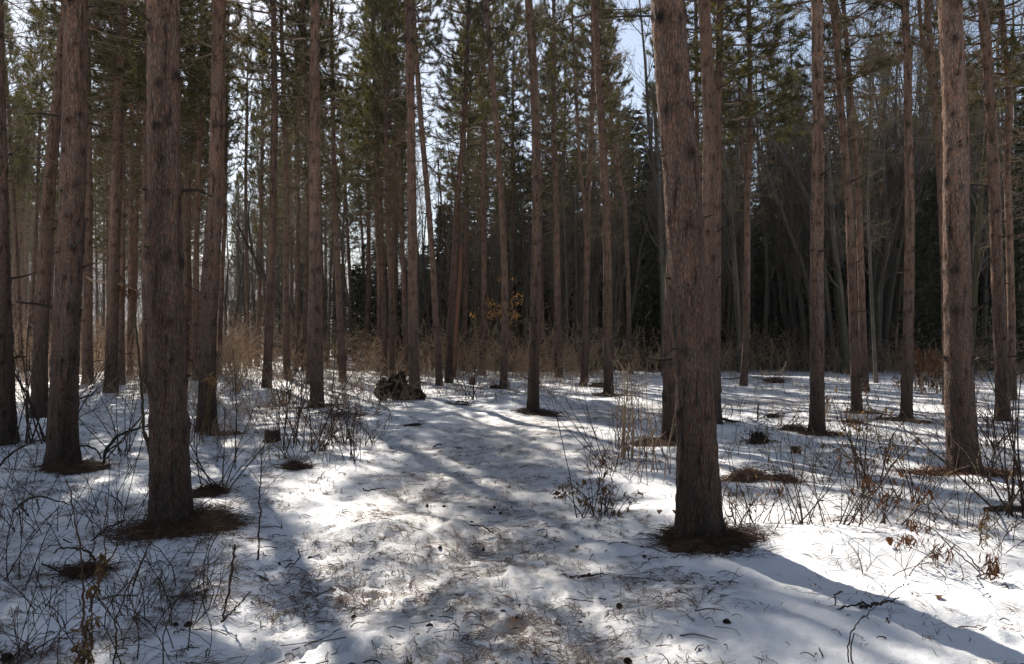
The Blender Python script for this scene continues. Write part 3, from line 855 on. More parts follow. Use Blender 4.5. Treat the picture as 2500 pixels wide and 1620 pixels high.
# ------------------------------------------------------------------ bare hardwoods
def limbs_on(bag, P, R, r, n1=9, len1=(1.2, 3.2), t0=0.25, mat=0, up=0.16, fine=True):
    A, AR = grow(P, R, n1, t0, 1.0, (0.35, 0.8), len1, 6, r, up=up, wob=0.13, tip=0.3, r0=0.5)
    AR = np.maximum(AR, 0.006)
    v, f = tubes(A, AR, 4); bag.add(v, f, mat, rep(r.random(len(A)), 1, 6, 4))
    B, BR = grow(A, AR, 6, 0.2, 1.0, (0.35, 0.9), (0.4, 1.3), 4, r, up=0.10, wob=0.16, tip=0.4, r0=0.55)
    BR = np.maximum(BR, 0.004)
    v, f = tubes(B, BR, 3); bag.add(v, f, mat, rep(r.random(len(B)), 1, 4, 3))
    if fine:
        C, CR = grow(B, BR, 4, 0.2, 1.0, (0.35, 0.9), (0.2, 0.6), 3, r, up=0.08, wob=0.15, r0=0.7)
        CR = np.maximum(CR, 0.003)
        v, f = tubes(C, CR, 3); bag.add(v, f, mat, rep(r.random(len(C)), 1, 3, 3))

def bare_tree(label, pts, w, group=None, bark='grey_bark', d=None, H=10.0, extra=()):
    r = rng_(3000 + int(pts[0][0]))
    base = ground_pt(*pts[0]) if d is None else np.array([(pts[0][0] - CX) / F_PX * d, d, 0.0])
    d = base[1]
    off = np.array([base[0], base[1], gz(base[0], base[1])])
    t = thing('bare_tree', label, 'bare tree', off, group)
    W = np.array([at(x, y, d) for x, y in pts]); W[0] = off + [0, 0, -0.05]
    lean = W[-1] - W[-2]; lean = lean / max(lean[2], .3); P = W[-1].copy(); ext = []
    while P[2] < H:
        P = P + np.array([lean[0] * 0.9, r.normal() * 0.15, 0.9]); lean = lean * 0.85 + r.normal() * 0.04; ext.append(P.copy())
    L = np.vstack([W] + ([ext] if ext else [])) - off
    rb = w * d / F_PX / 2
    rad = np.linspace(rb, rb * 0.55, len(W)).tolist() + (np.linspace(rb * 0.5, 0.012, len(ext)).tolist() if ext else [])
    bag = Bag(); trunk_into(bag, L, rad, 9, 0.18, 99, r, knots=False)
    obj('trunk', bag.mesh('bare_trunk', [M[bark]]), t)
    cb = Bag()
    S = resample(L, 24)[None]; SR = np.interp(np.linspace(0, 1, 24), np.linspace(0, 1, len(rad)), rad)[None]
    limbs_on(cb, S, SR, r, 13, (0.8, 2.6), 0.3)
    for e in extra:
        E = np.array([at(x, y, d + 0.05 * k) for k, (x, y) in enumerate(e)]) - off
        E = resample(E, 12, 1)[None]; ER = np.linspace(rb * 0.7, 0.010, 12)[None]
        v, f = tubes(E, ER, 6); cb.add(v, f, 0, 0.4)
        limbs_on(cb, E, ER, r, 6, (0.5, 1.4), 0.3)
    c = obj('crown', cb.mesh('bare_crown', [M['bare_twig']]), t); c['kind'] = 'stuff'
    return t

bare_tree('grey hardwood leaning far left, lowest of the leaning trunks behind the bright edged medium pine', [(2015,905),(1978,720),(1960,650),(1902,500),(1870,410),(1840,320),(1820,230)], 12)
bare_tree('grey hardwood curving up to the left from behind the bright edged medium pine', [(2040,907),(2010,640),(1985,520),(1967,470),(1902,366),(1844,285),(1800,200)], 11)
bare_tree('yellowish hardwood leaning left, uppermost of the leaning trunks', [(2060,909),(2040,640),(2020,480),(1980,347),(1930,250),(1889,181),(1860,80)], 12, bark='moss')
bare_tree('straight grey hardwood left of the pine pair', [(2072,911),(2052,700),(2038,600),(2030,480),(2022,380)], 14)
bare_tree('grey hardwood fanning right behind the pine pair, thicker', [(2125,906),(2128,730),(2152,565),(2175,500),(2215,380),(2260,250)], 10)
bare_tree('grey hardwood fanning right behind the pine pair, thinner and steeper', [(2150,908),(2146,710),(2182,565),(2198,500),(2235,380)], 8)
bare_tree('thin brown hardwood right of the pine pair with its foot in the snow', [(2139,932),(2133,824),(2125,660),(2120,500),(2124,380)], 9)
bare_tree('mossy leaning hardwood right of the brightly edged big pine', [(2366,925),(2375,760),(2388,560),(2395,480),(2405,380)], 20, bark='moss')
bare_tree('grey hardwood between the half hidden pine and the pale forked pine', [(1806,908),(1802,760),(1795,650),(1785,520),(1775,420),(1755,330)], 13)
bare_tree('grey hardwood along the left edge of the nearest big pine', [(1622,917),(1618,700),(1610,500),(1602,330),(1597,250)], 14)
bare_tree('thin grey leaning stem in front of the lit little spruce', [(1545,903),(1560,740),(1592,600),(1605,500)], 4, H=6)
bare_tree('thin grey hardwood left of the central dark pine', [(1290,902),(1283,700),(1272,500),(1268,420)], 8)
bare_tree('grey hardwood behind the slender pine with the merging stem', [(1412,906),(1408,700),(1402,500),(1390,420)], 8)
bare_tree('grey hardwood between the broad footed pine and the slender pine', [(1385,908),(1383,700),(1380,560),(1372,450)], 8)
bare_tree('grey hardwood leaning right behind the slender pine', [(1445,904),(1450,680),(1470,540),(1478,420)], 8)
bare_tree('thin hardwood leaning left beside the strongly leaning pine', [(1055,902),(1045,760),(1020,620),(1010,500)], 8)
bare_tree('thin hardwood right of the strongly leaning pine', [(1100,901),(1097,650),(1080,530),(1072,430)], 7)
bare_tree('thin hardwood bending left behind the broken red trunk', [(1185,900),(1175,650),(1135,540),(1115,460)], 7)
bare_tree('thin hardwood behind the reddish pine that stands alone on bright snow', [(800,893),(806,700),(812,560),(830,450)], 7)
bare_tree('dark crooked hardwood with long limbs reaching left behind the lit gap', [(742,899),(724,779),(688,727),(650,680),(628,640)], 11, bark='dark_wood', H=7.5,
          extra=[[(690,729),(630,669),(597,643),(570,560),(550,500)], [(632,672),(610,590),(605,500),(640,420)]])
BARE = []
for k in range(6):
    r = rng_(600 + k); b = Bag()
    H = [9.5, 11, 8.5, 12, 10, 7.5][k]
    nst = [1, 2, 2, 1, 3, 2][k]
    for q in range(nst):
        az = r.uniform(0, 6.3); ln = r.uniform(0.05, 0.22)
        z = np.linspace(-0.1, H * r.uniform(0.8, 1), 9)
        L = np.stack([z * ln * math.cos(az) + np.cumsum(r.normal(size=9) * 0.06), z * ln * math.sin(az) + np.cumsum(r.normal(size=9) * 0.06), z], 1)
        R = np.linspace(r.uniform(0.05, 0.10), 0.012, 9)
        v, f = tubes(L[None], R[None], 7); b.add(v, f, 0, 0.4)
        limbs_on(b, L[None], R[None], r, 12, (0.9, 2.6), 0.25)
    BARE.append(b.mesh('bare_tree', [M['bare_twig']]))
_r = rng_(88)
def bare_far(px, d, label, group, s=(0.85, 1.25)):
    x = (px - CX) / F_PX * d
    o = obj('bare_tree', BARE[int(_r.integers(6))], None, (x, d, gz(x, d)))
    o.rotation_euler = (0, 0, _r.uniform(0, 6.28)); o.scale = (_r.uniform(*s),) * 3
    tag(o, label, 'bare tree', group)
for k in range(26):
    bare_far(1010 + k * 23 + _r.uniform(-12, 12), _r.uniform(36, 41), 'slender grey leafless tree among the trunks in front of the spruces', 'leafless trees at the spruce edge')
for k in range(44):
    bare_far(1640 + k * 21 + _r.uniform(-18, 18), _r.uniform(35.5, 42), 'slender grey leafless tree before the dark spruces right of the nearest big pine', 'leafless trees at the right hand spruce edge', (1.3, 2.1))
for k in range(90):
    bare_far(-60 + k * 8.5 + _r.uniform(-20, 20), _r.uniform(58, 125), 'pale leafless tree far off beyond the left stand', 'leafless trees far beyond the left stand')
for k in range(10):
    bare_far(540 + k * 42 + _r.uniform(-20, 20), _r.uniform(40, 55), 'leafless tree behind the snow at centre left', 'leafless trees behind the centre left snow')

def far_rise():
    n, k = 90, 8
    a = np.linspace(-60, 22, n) * math.pi / 180
    A, J = np.meshgrid(a, np.arange(k) / (k - 1))
    Rr = 150 + 130 * J
    X, Y = Rr * np.sin(A), Rr * np.cos(A)
    top = 25 + 5 * noise(A * 9, A * 0 + 3, 3) + 3 * noise(A * 31, A * 0 + 8, 4)
    Z = -1 + top * np.sin(np.clip(J * 1.25, 0, 1) * math.pi / 2) * (1 + 0.05 * noise(A * 160, J * 9, 5))
    idx = np.arange(n * k).reshape(k, n)
    f = np.stack([idx[:-1, :-1], idx[:-1, 1:], idx[1:, 1:], idx[1:, :-1]], -1).reshape(-1, 4)
    b = Bag(); b.add(np.stack([X, Y, Z], -1), f, 0, 0.5)
    m = plain_mat('haze_toned_rise', (0.13, 0.12, 0.13), (0.30, 0.29, 0.31), 0.12)  # pale grey carries haze; rise is added to close the bright horizon gap
    tag(obj('added_hills', b.mesh('added_hills', [m])), 'low wooded rise added far beyond the left hand stand, haze in its pale colour', 'added_hills', kind='structure')
far_rise()
# ------------------------------------------------------------------ thicket at the far edge of the snow
def thicket():
    r = rng_(900); b = Bag()
    n = 6200
    px = np.where(r.random(n) < 0.38, r.uniform(-150, 620, n), r.uniform(-150, 2650, n))
    edge = np.interp(px, [-150, 300, 560, 900, 1250, 1560, 1700, 2000, 2300, 2650], [27, 29, 31, 33, 31, 33, 35.5, 36.5, 34, 30])
    dep = edge + np.abs(r.normal(size=n)) * np.interp(px, [0, 500, 950, 1300], [30, 20, 6, 3.6]) + r.uniform(-2.5, 0.5, n)
    x = (px - CX) / F_PX * dep
    dens = noise(x * 0.35, dep * 0.35, 3)
    keep = (dens > -0.35) & ((px < 1640) | (r.random(n) < 0.85))
    x, dep, px, edge = x[keep], dep[keep], px[keep], edge[keep]; n = len(x)
    z = g(x, dep)
    hgt = r.uniform(0.4, 2.1, n) * np.interp(px, [0, 900, 1200, 1600, 2600], [1.0, 0.85, 1.05, 0.9, 0.9]) * 1.2 * np.clip(0.45 + (dep - edge + 2.5) * 0.22, 0.4, 1.35 + (dep - 33).clip(0) * 0.03)
    K = 5
    d = nrm(np.stack([r.normal(size=n) * 0.35, r.normal(size=n) * 0.35, np.ones(n)], 1))
    P = np.zeros((n, K, 3)); P[:, 0] = np.stack([x, dep, z - 0.05], 1)
    bend = np.stack([r.normal(size=n), r.normal(size=n), np.full(n, -0.25)], 1) * 0.28
    for k in range(1, K):
        P[:, k] = P[:, k - 1] + d * (hgt / (K - 1))[:, None]; d = nrm(d + bend + r.normal(size=(n, 3)) * 0.12)
    R = 0.0003 * dep[:, None] * np.linspace(1, 0.4, K)[None] * r.uniform(0.6, 1.3, (n, 1))
    v, f = tubes(P, R, 3); b.add(v, f, 0, rep(r.random(n) * 0.8 + 0.2, 1, K, 3))
    S, SR = grow(P, R, 4, 0.25, 1.0, (0.3, 1.0), (0.3, 0.9), 4, r, up=0.0, wob=0.22, r0=0.75)
    SR = np.maximum(SR, 0.0065)
    v, f = tubes(S, SR, 3); b.add(v, f, 0, rep(r.random(len(S)) ** 0.7, 1, 4, 3))
    tag(obj('undergrowth', b.mesh('undergrowth', [M['brush']])), 'tangle of bare reddish brush along the far edge of the snow', 'undergrowth', kind='stuff')
thicket()

def low_brush():
    r = rng_(905); b = Bag(); q = []
    for n, x0, x1, d0, d1, h0, h1 in ((2600, -120, 1010, 16, 33, 0.2, 0.75), (700, 1000, 1570, 19, 32, 0.15, 0.6), (1100, 1760, 2560, 11, 34, 0.15, 0.6), (500, 430, 900, 11, 18, 0.15, 0.5)):
        px = r.uniform(x0, x1, n); dep = r.uniform(d0, d1, n); x = (px - CX) / F_PX * dep
        k = (path_mask(x, dep) < 0.1) & (noise(x * 0.55, dep * 0.55, 7) > r.uniform(-0.5, 0.25, n))
        q.append((x[k], dep[k], r.uniform(h0, h1, k.sum())))
    x, dep, h = (np.concatenate([a[k] for a in q]) for k in range(3)); n = len(x); K = 4
    d = nrm(np.stack([r.normal(size=n) * 0.5, r.normal(size=n) * 0.5, np.ones(n)], 1))
    P = np.zeros((n, K, 3)); P[:, 0] = np.stack([x, dep, g(x, dep) - 0.03], 1)
    for k in range(1, K):
        P[:, k] = P[:, k - 1] + d * (h / (K - 1))[:, None]; d = nrm(d + r.normal(size=(n, 3)) * 0.22 - [0, 0, 0.12])
    R = 0.00024 * dep[:, None] * np.linspace(1, 0.5, K)[None] * r.uniform(0.6, 1.3, (n, 1))
    tn = r.random(n)
    v, f = tubes(P, R, 3); b.add(v, f, 0, rep(tn, 1, K, 3))
    S, SR = grow(P, R, 4, 0.15, 1.0, (0.3, 1.1), (0.12, 0.45), 3, r, wob=0.25, r0=0.8)
    v, f = tubes(S, SR, 3); b.add(v, f, 0, rep(np.clip(np.repeat(tn, 4) + r.normal(size=len(S)) * 0.2, 0, 1), 1, 3, 3))
    tag(obj('low_brush', b.mesh('low_brush', [M['brush']])), 'low brown twigs and dead stalks covering the snow between the pines', 'brush', kind='stuff')
low_brush()

# ------------------------------------------------------------------ loose stems standing in the snow, too many to count
def weeds():
    r = rng_(910); b = Bag()
    q = []
    def patch(n, x0, x1, y0, y1, h0, h1, lean, t0, t1):
        px = r.uniform(x0, x1, n); d0, d1 = depth_of(y1), depth_of(y0)
        dep = d0 + (d1 - d0) * r.random(n) ** 1.2
        x = (px - CX) / F_PX * dep
        k = (path_mask(x, dep) < 0.15) & (noise(x * 1.1, dep * 1.1, 6) > -0.12)
        x, dep = x[k], dep[k]; m_ = len(x)
        q.append((x, dep, r.uniform(h0, h1, m_), np.full(m_, lean), r.uniform(t0, t1, m_)))
    patch(130, -40, 520, 1240, 1640, 0.12, 0.60, 0.42, 0.0, 0.6)
    patch(90, -40, 330, 1060, 1300, 0.15, 0.75, 0.45, 0.0, 0.5)
    patch(520, 430, 960, 925, 1160, 0.15, 0.65, 0.38, 0.3, 1.0)
    patch(420, -40, 1000, 900, 1010, 0.25, 0.9, 0.45, 0.3, 1.0)
    patch(330, 960, 1560, 905, 985, 0.15, 0.6, 0.35, 0.1, 0.9)
    patch(260, 1420, 1650, 1000, 1180, 0.2, 0.75, 0.28, 0.2, 1.0)
    patch(520, 1760, 2560, 1020, 1300, 0.15, 0.65, 0.45, 0.2, 1.0)
    patch(120, 1780, 2560, 920, 1040, 0.15, 0.6, 0.4, 0.0, 0.6)
    patch(60, 2080, 2560, 1290, 1420, 0.1, 0.4, 0.5, 0.1, 0.7)
    patch(70, 640, 1900, 1150, 1640, 0.04, 0.18, 0.5, 0.1, 0.6)
    x, y, h, ln, tn = (np.concatenate([a[k] for a in q]) for k in range(5))
    n = len(x); K = 5
    d = nrm(np.stack([r.normal(size=n) * ln, r.normal(size=n) * ln, np.ones(n)], 1))
    P = np.zeros((n, K, 3)); P[:, 0] = np.stack([x, y, g(x, y) - 0.02], 1)
    bend = np.stack([r.normal(size=n), r.normal(size=n), np.full(n, -0.15)], 1) * 0.20
    for k in range(1, K):
        P[:, k] = P[:, k - 1] + d * (h / (K - 1))[:, None]; d = nrm(d + bend + r.normal(size=(n, 3)) * 0.06)
    R = np.linspace(1, 0.45, K)[None] * (0.0018 + 0.0022 * h + 0.00016 * y)[:, None]
    R = R * 1.15
    dk = tn < 0.72
    for s_, mi in ((dk, 1), (~dk, 0)):
        v, f = tubes(P[s_], R[s_], 3); b.add(v, f, mi, rep(tn[s_], 1, K, 3))
    S, SR = grow(P, R, 3, 0.35, 1.0, (0.3, 0.9), (0.08, 0.30), 3, r, wob=0.2, r0=0.75)
    v, f = tubes(S, np.maximum(SR, 0.0016), 3); b.add(v, f, 1, rep(np.repeat(tn, 3), 1, 3, 3))
    tag(obj('weed_stalks', b.mesh('weed_stalks', [M['brush'], M['stem']])), 'thin dry weed stalks poking out of the snow', 'weeds', kind='stuff')
weeds()

# ------------------------------------------------------------------ fallen needles and bits of twig lying on the snow
def litter():
    r = rng_(920); b = Bag()
    n = 24000
    px = r.uniform(-80, 2580, n); dep = 3.2 * (26 / 3.2) ** (r.random(n) ** 0.95)
    x = (px - CX) / F_PX * dep
    pyy = CY + 15 + F_PX * CAM_H / dep
    w = 0.40 + 0.85 * noise(x * 1.3, dep * 1.3, 12)
    w = w * np.where((px > 1780) & (dep < 6.0), 0.16, 1.0) * np.where(px < 700, 1.25, 1.0) * np.where((px > 900) & (px < 1500) & (dep > 7), 1.25, 1)
    k = r.random(n) < w
    x, dep = x[k], dep[k]; m_ = len(x)
    nn = r.integers(1, 9, m_)
    cx = np.repeat(x, nn); cyy = np.repeat(dep, nn); n = len(cx)
    spread = np.repeat(r.uniform(0.01, 0.09, m_), nn)
    ax = np.repeat(r.uniform(0, 6.28, m_), nn) + r.normal(size=n) * 0.7
    cx = cx + r.normal(size=n) * spread; cyy = cyy + r.normal(size=n) * spread
    L = r.uniform(0.04, 0.13, n); K = 3
    dr = np.stack([np.cos(ax), np.sin(ax)], 1); pr = np.stack([-dr[:, 1], dr[:, 0]], 1)
    bow = r.normal(size=n) * 0.07
    V = []
    wd = 0.0010 + 0.00024 * cyy
    for t, sx in ((0, 0.8), (0.5, 1.0), (1, 0.4)):
        c = np.stack([cx, cyy], 1) + dr * (L * (t - 0.5))[:, None] + pr * (L * bow * (1 - (2 * t - 1) ** 2))[:, None]
        for s in (-1, 1):
            e = c + pr * (wd * s * sx)[:, None]
            V.append(np.stack([e[:, 0], e[:, 1], g(e[:, 0], e[:, 1]) + 0.006 + 0.010 * np.abs(np.sin(ax * 3)) * (t + 0.2)], 1))
    V = np.stack(V, 1).reshape(-1, 3)
    i = np.arange(n)[:, None] * 6
    f = np.concatenate([i + [0, 1, 3, 2], i + [2, 3, 5, 4]])
    b.add(V, f, 0, np.repeat(r.random(n), 6))
    # crumbs of twig and bark
    n = 2600
    px = r.uniform(-60, 2560, n); dep = 3.2 * (26 / 3.2) ** r.random(n); x = (px - CX) / F_PX * dep
    k = ~((px > 1800) & (dep < 6) & (r.random(n) < 0.8)); x, dep = x[k], dep[k]; n = len(x)
    a = r.uniform(0, 6.28, n); L = r.uniform(0.02, 0.22, n) ** 1.0 * np.where(r.random(n) < 0.7, 0.45, 1)
    P = np.zeros((n, 4, 3)); c = np.stack([x, dep], 1)
    for q in range(4):
        P[:, q, :2] = c; P[:, q, 2] = g(c[:, 0], c[:, 1]) + 0.006
        a = a + r.normal(size=n) * 0.35
        c = c + np.stack([np.cos(a), np.sin(a)], 1) * (L / 3)[:, None]
    P[:, 1:3, 2] += (r.random((n, 1)) * 0.015)
    R = r.uniform(0.0018, 0.0045, (n, 1)) * np.array([[1, .9, .8, .5]])
    v, f = tubes(P, R, 3); b.add(v, f, 1, rep(r.random(n), 1, 4, 3))
    tag(obj('fallen_needles', b.mesh('fallen_needles', [M['litter'], M['dark_wood']])), 'brown pine needles and twig crumbs strewn over the snow', 'needles', kind='stuff')
litter()

# ------------------------------------------------------------------ beds of brown needles round the feet of the trunks
def needle_bed(label, px, py, wpx, dep_m, n=700, lit=0.5, hump=0.05, mat='mat', strands='litter', bed=True):
    r = rng_(4000 + int(px))
    c = on_ground(px, py); d = c[1]
    rx = wpx * d / F_PX / 2; ry = dep_m / 2
    t = thing('needle_bed', label, 'needle bed', c)
    b = Bag(); na, nr = 84, 8
    a = np.arange(na) * 2 * math.pi / na
    edge = 0.88 + 0.34 * noise(np.cos(a) * 1.6 + px, np.sin(a) * 1.6, 3) + 0.20 * noise(np.cos(a) * 5 + px, np.sin(a) * 5, 5) + 0.12 * noise(np.cos(a) * 13 + px, np.sin(a) * 13, 6)
    V = []
    for k in range(nr + 1):
        f = k / nr
        X = np.cos(a) * edge * f * rx; Y = np.sin(a) * edge * f * ry
        h = hump * (1 - f ** 1.4) - 0.03 * (f > 0.98) + 0.016 * noise(X * 14 + px, Y * 14, 2) * (f < 0.98)
        Z = g(X + c[0], Y + c[1]) - c[2] + 0.004 + h
        V.append(np.stack([X, Y, Z], 1))
    V = np.array(V); idx = np.arange((nr + 1) * na).reshape(nr + 1, na); nx = np.roll(idx, -1, 1)
    F = np.stack([idx[:-1], idx[1:], nx[1:], nx[:-1]], -1).reshape(-1, 4)
    b.add(V, F, 0, 0.5 + 0.5 * noise(V[..., 0].ravel() * 9, V[..., 1].ravel() * 9, 4))
    if bed: obj('bed', b.mesh('needle_bed', [M[mat]]), t)
    s = Bag()
    th = r.uniform(0, 6.28, n); f = np.sqrt(r.random(n)) * r.uniform(1.0, 1.45, n)
    ii = (th / (2 * math.pi) * na).astype(int) % na
    X = np.cos(th) * edge[ii] * f * rx; Y = np.sin(th) * edge[ii] * f * ry
    Z = g(X + c[0], Y + c[1]) - c[2] + np.where(f < 1, hump * (1 - np.minimum(f, 1) ** 1.4), 0) + 0.010
    ax = r.uniform(0, 6.28, n); L = r.uniform(0.07, 0.16, n); tilt = np.abs(r.normal(size=n)) * 0.28
    dr = np.stack([np.cos(ax) * np.cos(tilt), np.sin(ax) * np.cos(tilt), np.sin(tilt)], 1)
    P0 = np.stack([X, Y, Z], 1); P = np.stack([P0, P0 + dr * (L * .5)[:, None], P0 + dr * L[:, None] - [0, 0, 0.008]], 1)
    R = np.broadcast_to(np.array([[1, .9, .5]]) * (0.0013 + 0.00012 * d), (n, 3))
    v, F = tubes(P, R, 3); s.add(v, F, 0, rep(np.clip(r.normal(lit, 0.25, n), 0, 1), 1, 3, 3))
    o = obj('needles', s.mesh('bed_needles', [M[strands]]), t); o['kind'] = 'stuff'

needle_bed('brown needle bed at the foot of the thick dark far left pine', 180, 1146, 165, 0.8, 500)
needle_bed('brown needle bed round the foot of the big pine left of the path', 438, 1300, 262, 0.95, 1500, 0.6, 0.07)
needle_bed('dark needle bed round the foot of the nearest big pine', 1722, 1318, 290, 0.95, 1300, 0.3, 0.07)
needle_bed('orange needle bed round the foot of the brightly edged big right pine', 2350, 1158, 300, 0.75, 1100, 0.95, 0.04, 'mat', 'rust')
needle_bed('dark litter ring round the central dark pine', 1312, 1002, 112, 1.3, 500, 0.2, 0.05)
needle_bed('brown litter round the foot of the bright edged pine before the leaning hardwoods', 2005, 1058, 100, 0.8, 350, 0.4)
needle_bed('dark litter round the foot of the straight pine left of the rusty bracken', 2200, 1026, 120, 1.1, 350, 0.2, 0.06)
needle_bed('reddish litter round the pine half hidden left of the nearest big pine', 1610, 1078, 150, 0.9, 500, 0.7, 0.05)
needle_bed('dark litter round the foot of the medium pine at the right side of the clearing', 1490, 962, 90, 1.6, 300, 0.3, 0.05)
needle_bed('brown litter round the pine trunk behind the tall bare shrub', 782, 992, 80, 0.9, 300, 0.5, 0.04)
needle_bed('thin litter streaks beside the pine with straw at its foot', 545, 1060, 90, 0.5, 250, 0.7, 0.015)
needle_bed('dark earthy needle clump between the big left pine and the shrub on its right', 512, 1214, 92, 0.5, 350, 0.2, 0.07)
needle_bed('brown grassy tuft on the snow right of the nearest big pine', 1828, 1176, 105, 0.55, 500, 0.6, 0.10)
needle_bed('flatter brown tuft further right of the nearest big pine', 1918, 1180, 70, 0.4, 260, 0.3, 0.05)
needle_bed('dark litter at the foot of the left trunk of the pine pair', 2110, 1003, 90, 0.9, 260, 0.1, 0.03)
needle_bed('patch of dark litter on the snow left of the straight pine by the bracken', 2085, 1038, 45, 0.5, 150, 0.2, 0.03)
needle_bed('needle drift at the left bottom beside the leafy dried weed', 205, 1404, 95, 0.22, 350, 0.25, 0.03)
needle_bed('small flat patch of needles on the snow left of the path', 468, 1462, 80, 0.25, 70, 0.45, 0.0, bed=False)
needle_bed('small dark mossy clump on snow below the tall bare shrub', 722, 1152, 70, 0.3, 260, 0.2, 0.06)

# ------------------------------------------------------------------ fallen branches, sticks and stumps
def branch_bag(polys, d, tint=0.4, mat=0, sides=6, seed=0):
    """polys: (pixels, width px at start, width px at end), all d metres ahead and lying or standing where they appear"""
    b = Bag(); r = rng_(seed)
    for k, (pts, wa, wb_) in enumerate(polys):
        L = np.array([at(x, y, d) for x, y in pts])
        L[:, 1] += np.cumsum(r.normal(size=len(L)) * 0.02)
        n = max(8, 4 * len(pts))
        L = resample(L, n, 1)
        L[1:-1] += r.normal(size=(n - 2, 3)) * 0.0035
        R = np.linspace(wa, wb_, n) * d / F_PX / 2
        R = R * (1 + 0.12 * r.normal(size=n))
        v, f = tubes(L[None], R[None], sides); b.add(v, f, mat, np.clip(tint + 0.15 * r.normal(), 0, 1))
        for e in (0, -1):
            c = v.reshape(n, sides, 3)[e]
            b.add(np.vstack([c, L[e]]), np.array([[q, (q + 1) % sides, sides] for q in range(sides)]), mat, tint)
    return b

def stick(name, label, cat, polys, d, mat='dark_wood', group=None, tint=0.4, twigs=0):
    b = branch_bag(polys, d, tint, 0, 6, int(polys[0][0][0][0]))
    if twigs:
        r = rng_(int(polys[0][0][0][1]))
        for pts, wa, wb_ in polys:
            L = resample(np.array([at(x, y, d) for x, y in pts]), 10, 1)[None]; R = np.full((1, 10), wa * d / F_PX / 2)
            S, SR = grow(L, R, twigs, 0.2, 1, (0.4, 1.1), (0.08, 0.3), 4, r, wob=0.2, r0=0.4)
            v, f = tubes(S, np.maximum(SR, 0.0015), 3); b.add(v, f, 0, tint)
    o = obj(name, b.mesh(name, [M[mat]]))
    return tag(o, label, cat, group)

stick('fallen_branch', 'dark arched branch over the snow at far left', 'fallen branch', [([(35,1248),(51,1227),(77,1215),(100,1212),(131,1224),(160,1233)], 6, 3), ([(58,1222),(62,1240),(75,1256)], 6, 4), ([(95,1214),(97,1238),(93,1255)], 4, 2)], depth_of(1252), tint=0.2)
stick('fallen_branch', 'long branch slanting from the left edge up to the thick far left pine', 'fallen branch', [([(-10,1150),(0,1140),(21,1115),(58,1087),(93,1073),(122,1067)], 6, 4), ([(21,1115),(14,1108),(16,1096)], 3, 2), ([(75,1080),(110,1050),(122,1010)], 3, 2)], 9.2, tint=0.3)
stick('fallen_branch', 'dark forked branch reaching right from the foot of the thick far left pine', 'fallen branch', [([(253,1134),(257,1098),(287,1061),(327,1047),(365,1038)], 9, 5), ([(256,1105),(282,1085),(302,1078),(330,1040),(350,1012),(372,1004)], 5, 3), ([(189,1087),(215,1087),(236,1098),(250,1118)], 5, 4), ([(262,1118),(300,1070),(322,1046)], 4, 2)], 9.5, tint=0.2)
stick('fallen_branch', 'dark forked branch on clean snow in the shadow of the nearest big pine', 'fallen branch', [([(2026,1500),(2037,1484),(2077,1468),(2107,1470),(2126,1479)], 4, 6), ([(2104,1485),(2126,1479),(2163,1470),(2192,1468),(2203,1460)], 9, 3), ([(2058,1444),(2051,1461),(2055,1491)], 4, 3), ([(2163,1469),(2162,1462)], 3, 2), ([(2180,1469),(2204,1474)], 2, 1.5)], depth_of(1494), tint=0.25)
stick('fallen_branch', 'hooked dark branch on the snow beside the foot of the sapling stem', 'fallen branch', [([(628,1370),(633,1378),(640,1381),(663,1379),(703,1374),(733,1360),(743,1346),(735,1334)], 4, 3), ([(680,1378),(679,1386),(667,1395)], 5, 3), ([(664,1380),(664,1371)], 3, 2), ([(688,1376),(688,1366)], 5, 3)], depth_of(1384), tint=0.2)
stick('fallen_branch', 'small zigzag twig below the hooked branch', 'fallen branch', [([(605,1407),(619,1412),(631,1402),(649,1408),(657,1413)], 3, 4), ([(641,1414),(649,1407),(647,1400)], 4, 2)], depth_of(1415), tint=0.2)
stick('fallen_branch', 'dark Y shaped twig lying at the bottom left', 'fallen branch', [([(67,1568),(72,1584),(81,1596),(105,1570),(131,1559),(161,1558)], 4, 3), ([(81,1596),(78,1606)], 6, 5)], depth_of(1606), tint=0.2)
stick('fallen_branch', 'short branch lying on the middle of the path', 'fallen branch', [([(1147,1277),(1180,1279),(1206,1297)], 3, 4)], depth_of(1292), tint=0.35)
stick('fallen_branch', 'dark wedge of bark on the path left of the nearest big pine', 'fallen branch', [([(1390,1408),(1412,1406),(1442,1400)], 4, 8), ([(1440,1402),(1490,1397)], 4, 2)], depth_of(1410), tint=0.15)
stick('fallen_branch', 'small curved twig on the upper left side of the path', 'fallen branch', [([(887,1189),(892,1196),(920,1193),(939,1192)], 4, 3)], depth_of(1196), tint=0.2)
stick('fallen_branch', 'tiny arched twig on the path under the far bend', 'fallen branch', [([(1058,1090),(1066,1084),(1075,1083),(1079,1088)], 3, 2.5)], depth_of(1090), tint=0.15)
stick('fallen_branch', 'broken stick propped up left of the big left pine', 'fallen branch', [([(222,1319),(250,1294),(280,1278),(305,1268)], 4, 6)], depth_of(1322), tint=0.25)
stick('fallen_branch', 'long dark stick on the snow at the bottom left near the dried leafy weed', 'fallen branch', [([(150,1423),(190,1410),(215,1404),(250,1398)], 3, 5), ([(105,1373),(140,1388),(172,1407)], 4, 3)], depth_of(1425), tint=0.2)
stick('fallen_branch', 'curved dead branch arching above the needle drift at left', 'fallen branch', [([(128,1350),(150,1334),(185,1331),(205,1335),(225,1350),(235,1365)], 3, 7), ([(150,1316),(166,1329)], 4, 3)], depth_of(1400), tint=0.25)
stick('log', 'dark log half sunk in snow at the right edge', 'log', [([(2404,1243),(2450,1240),(2520,1243)], 14, 22)], depth_of(1248), tint=0.1)
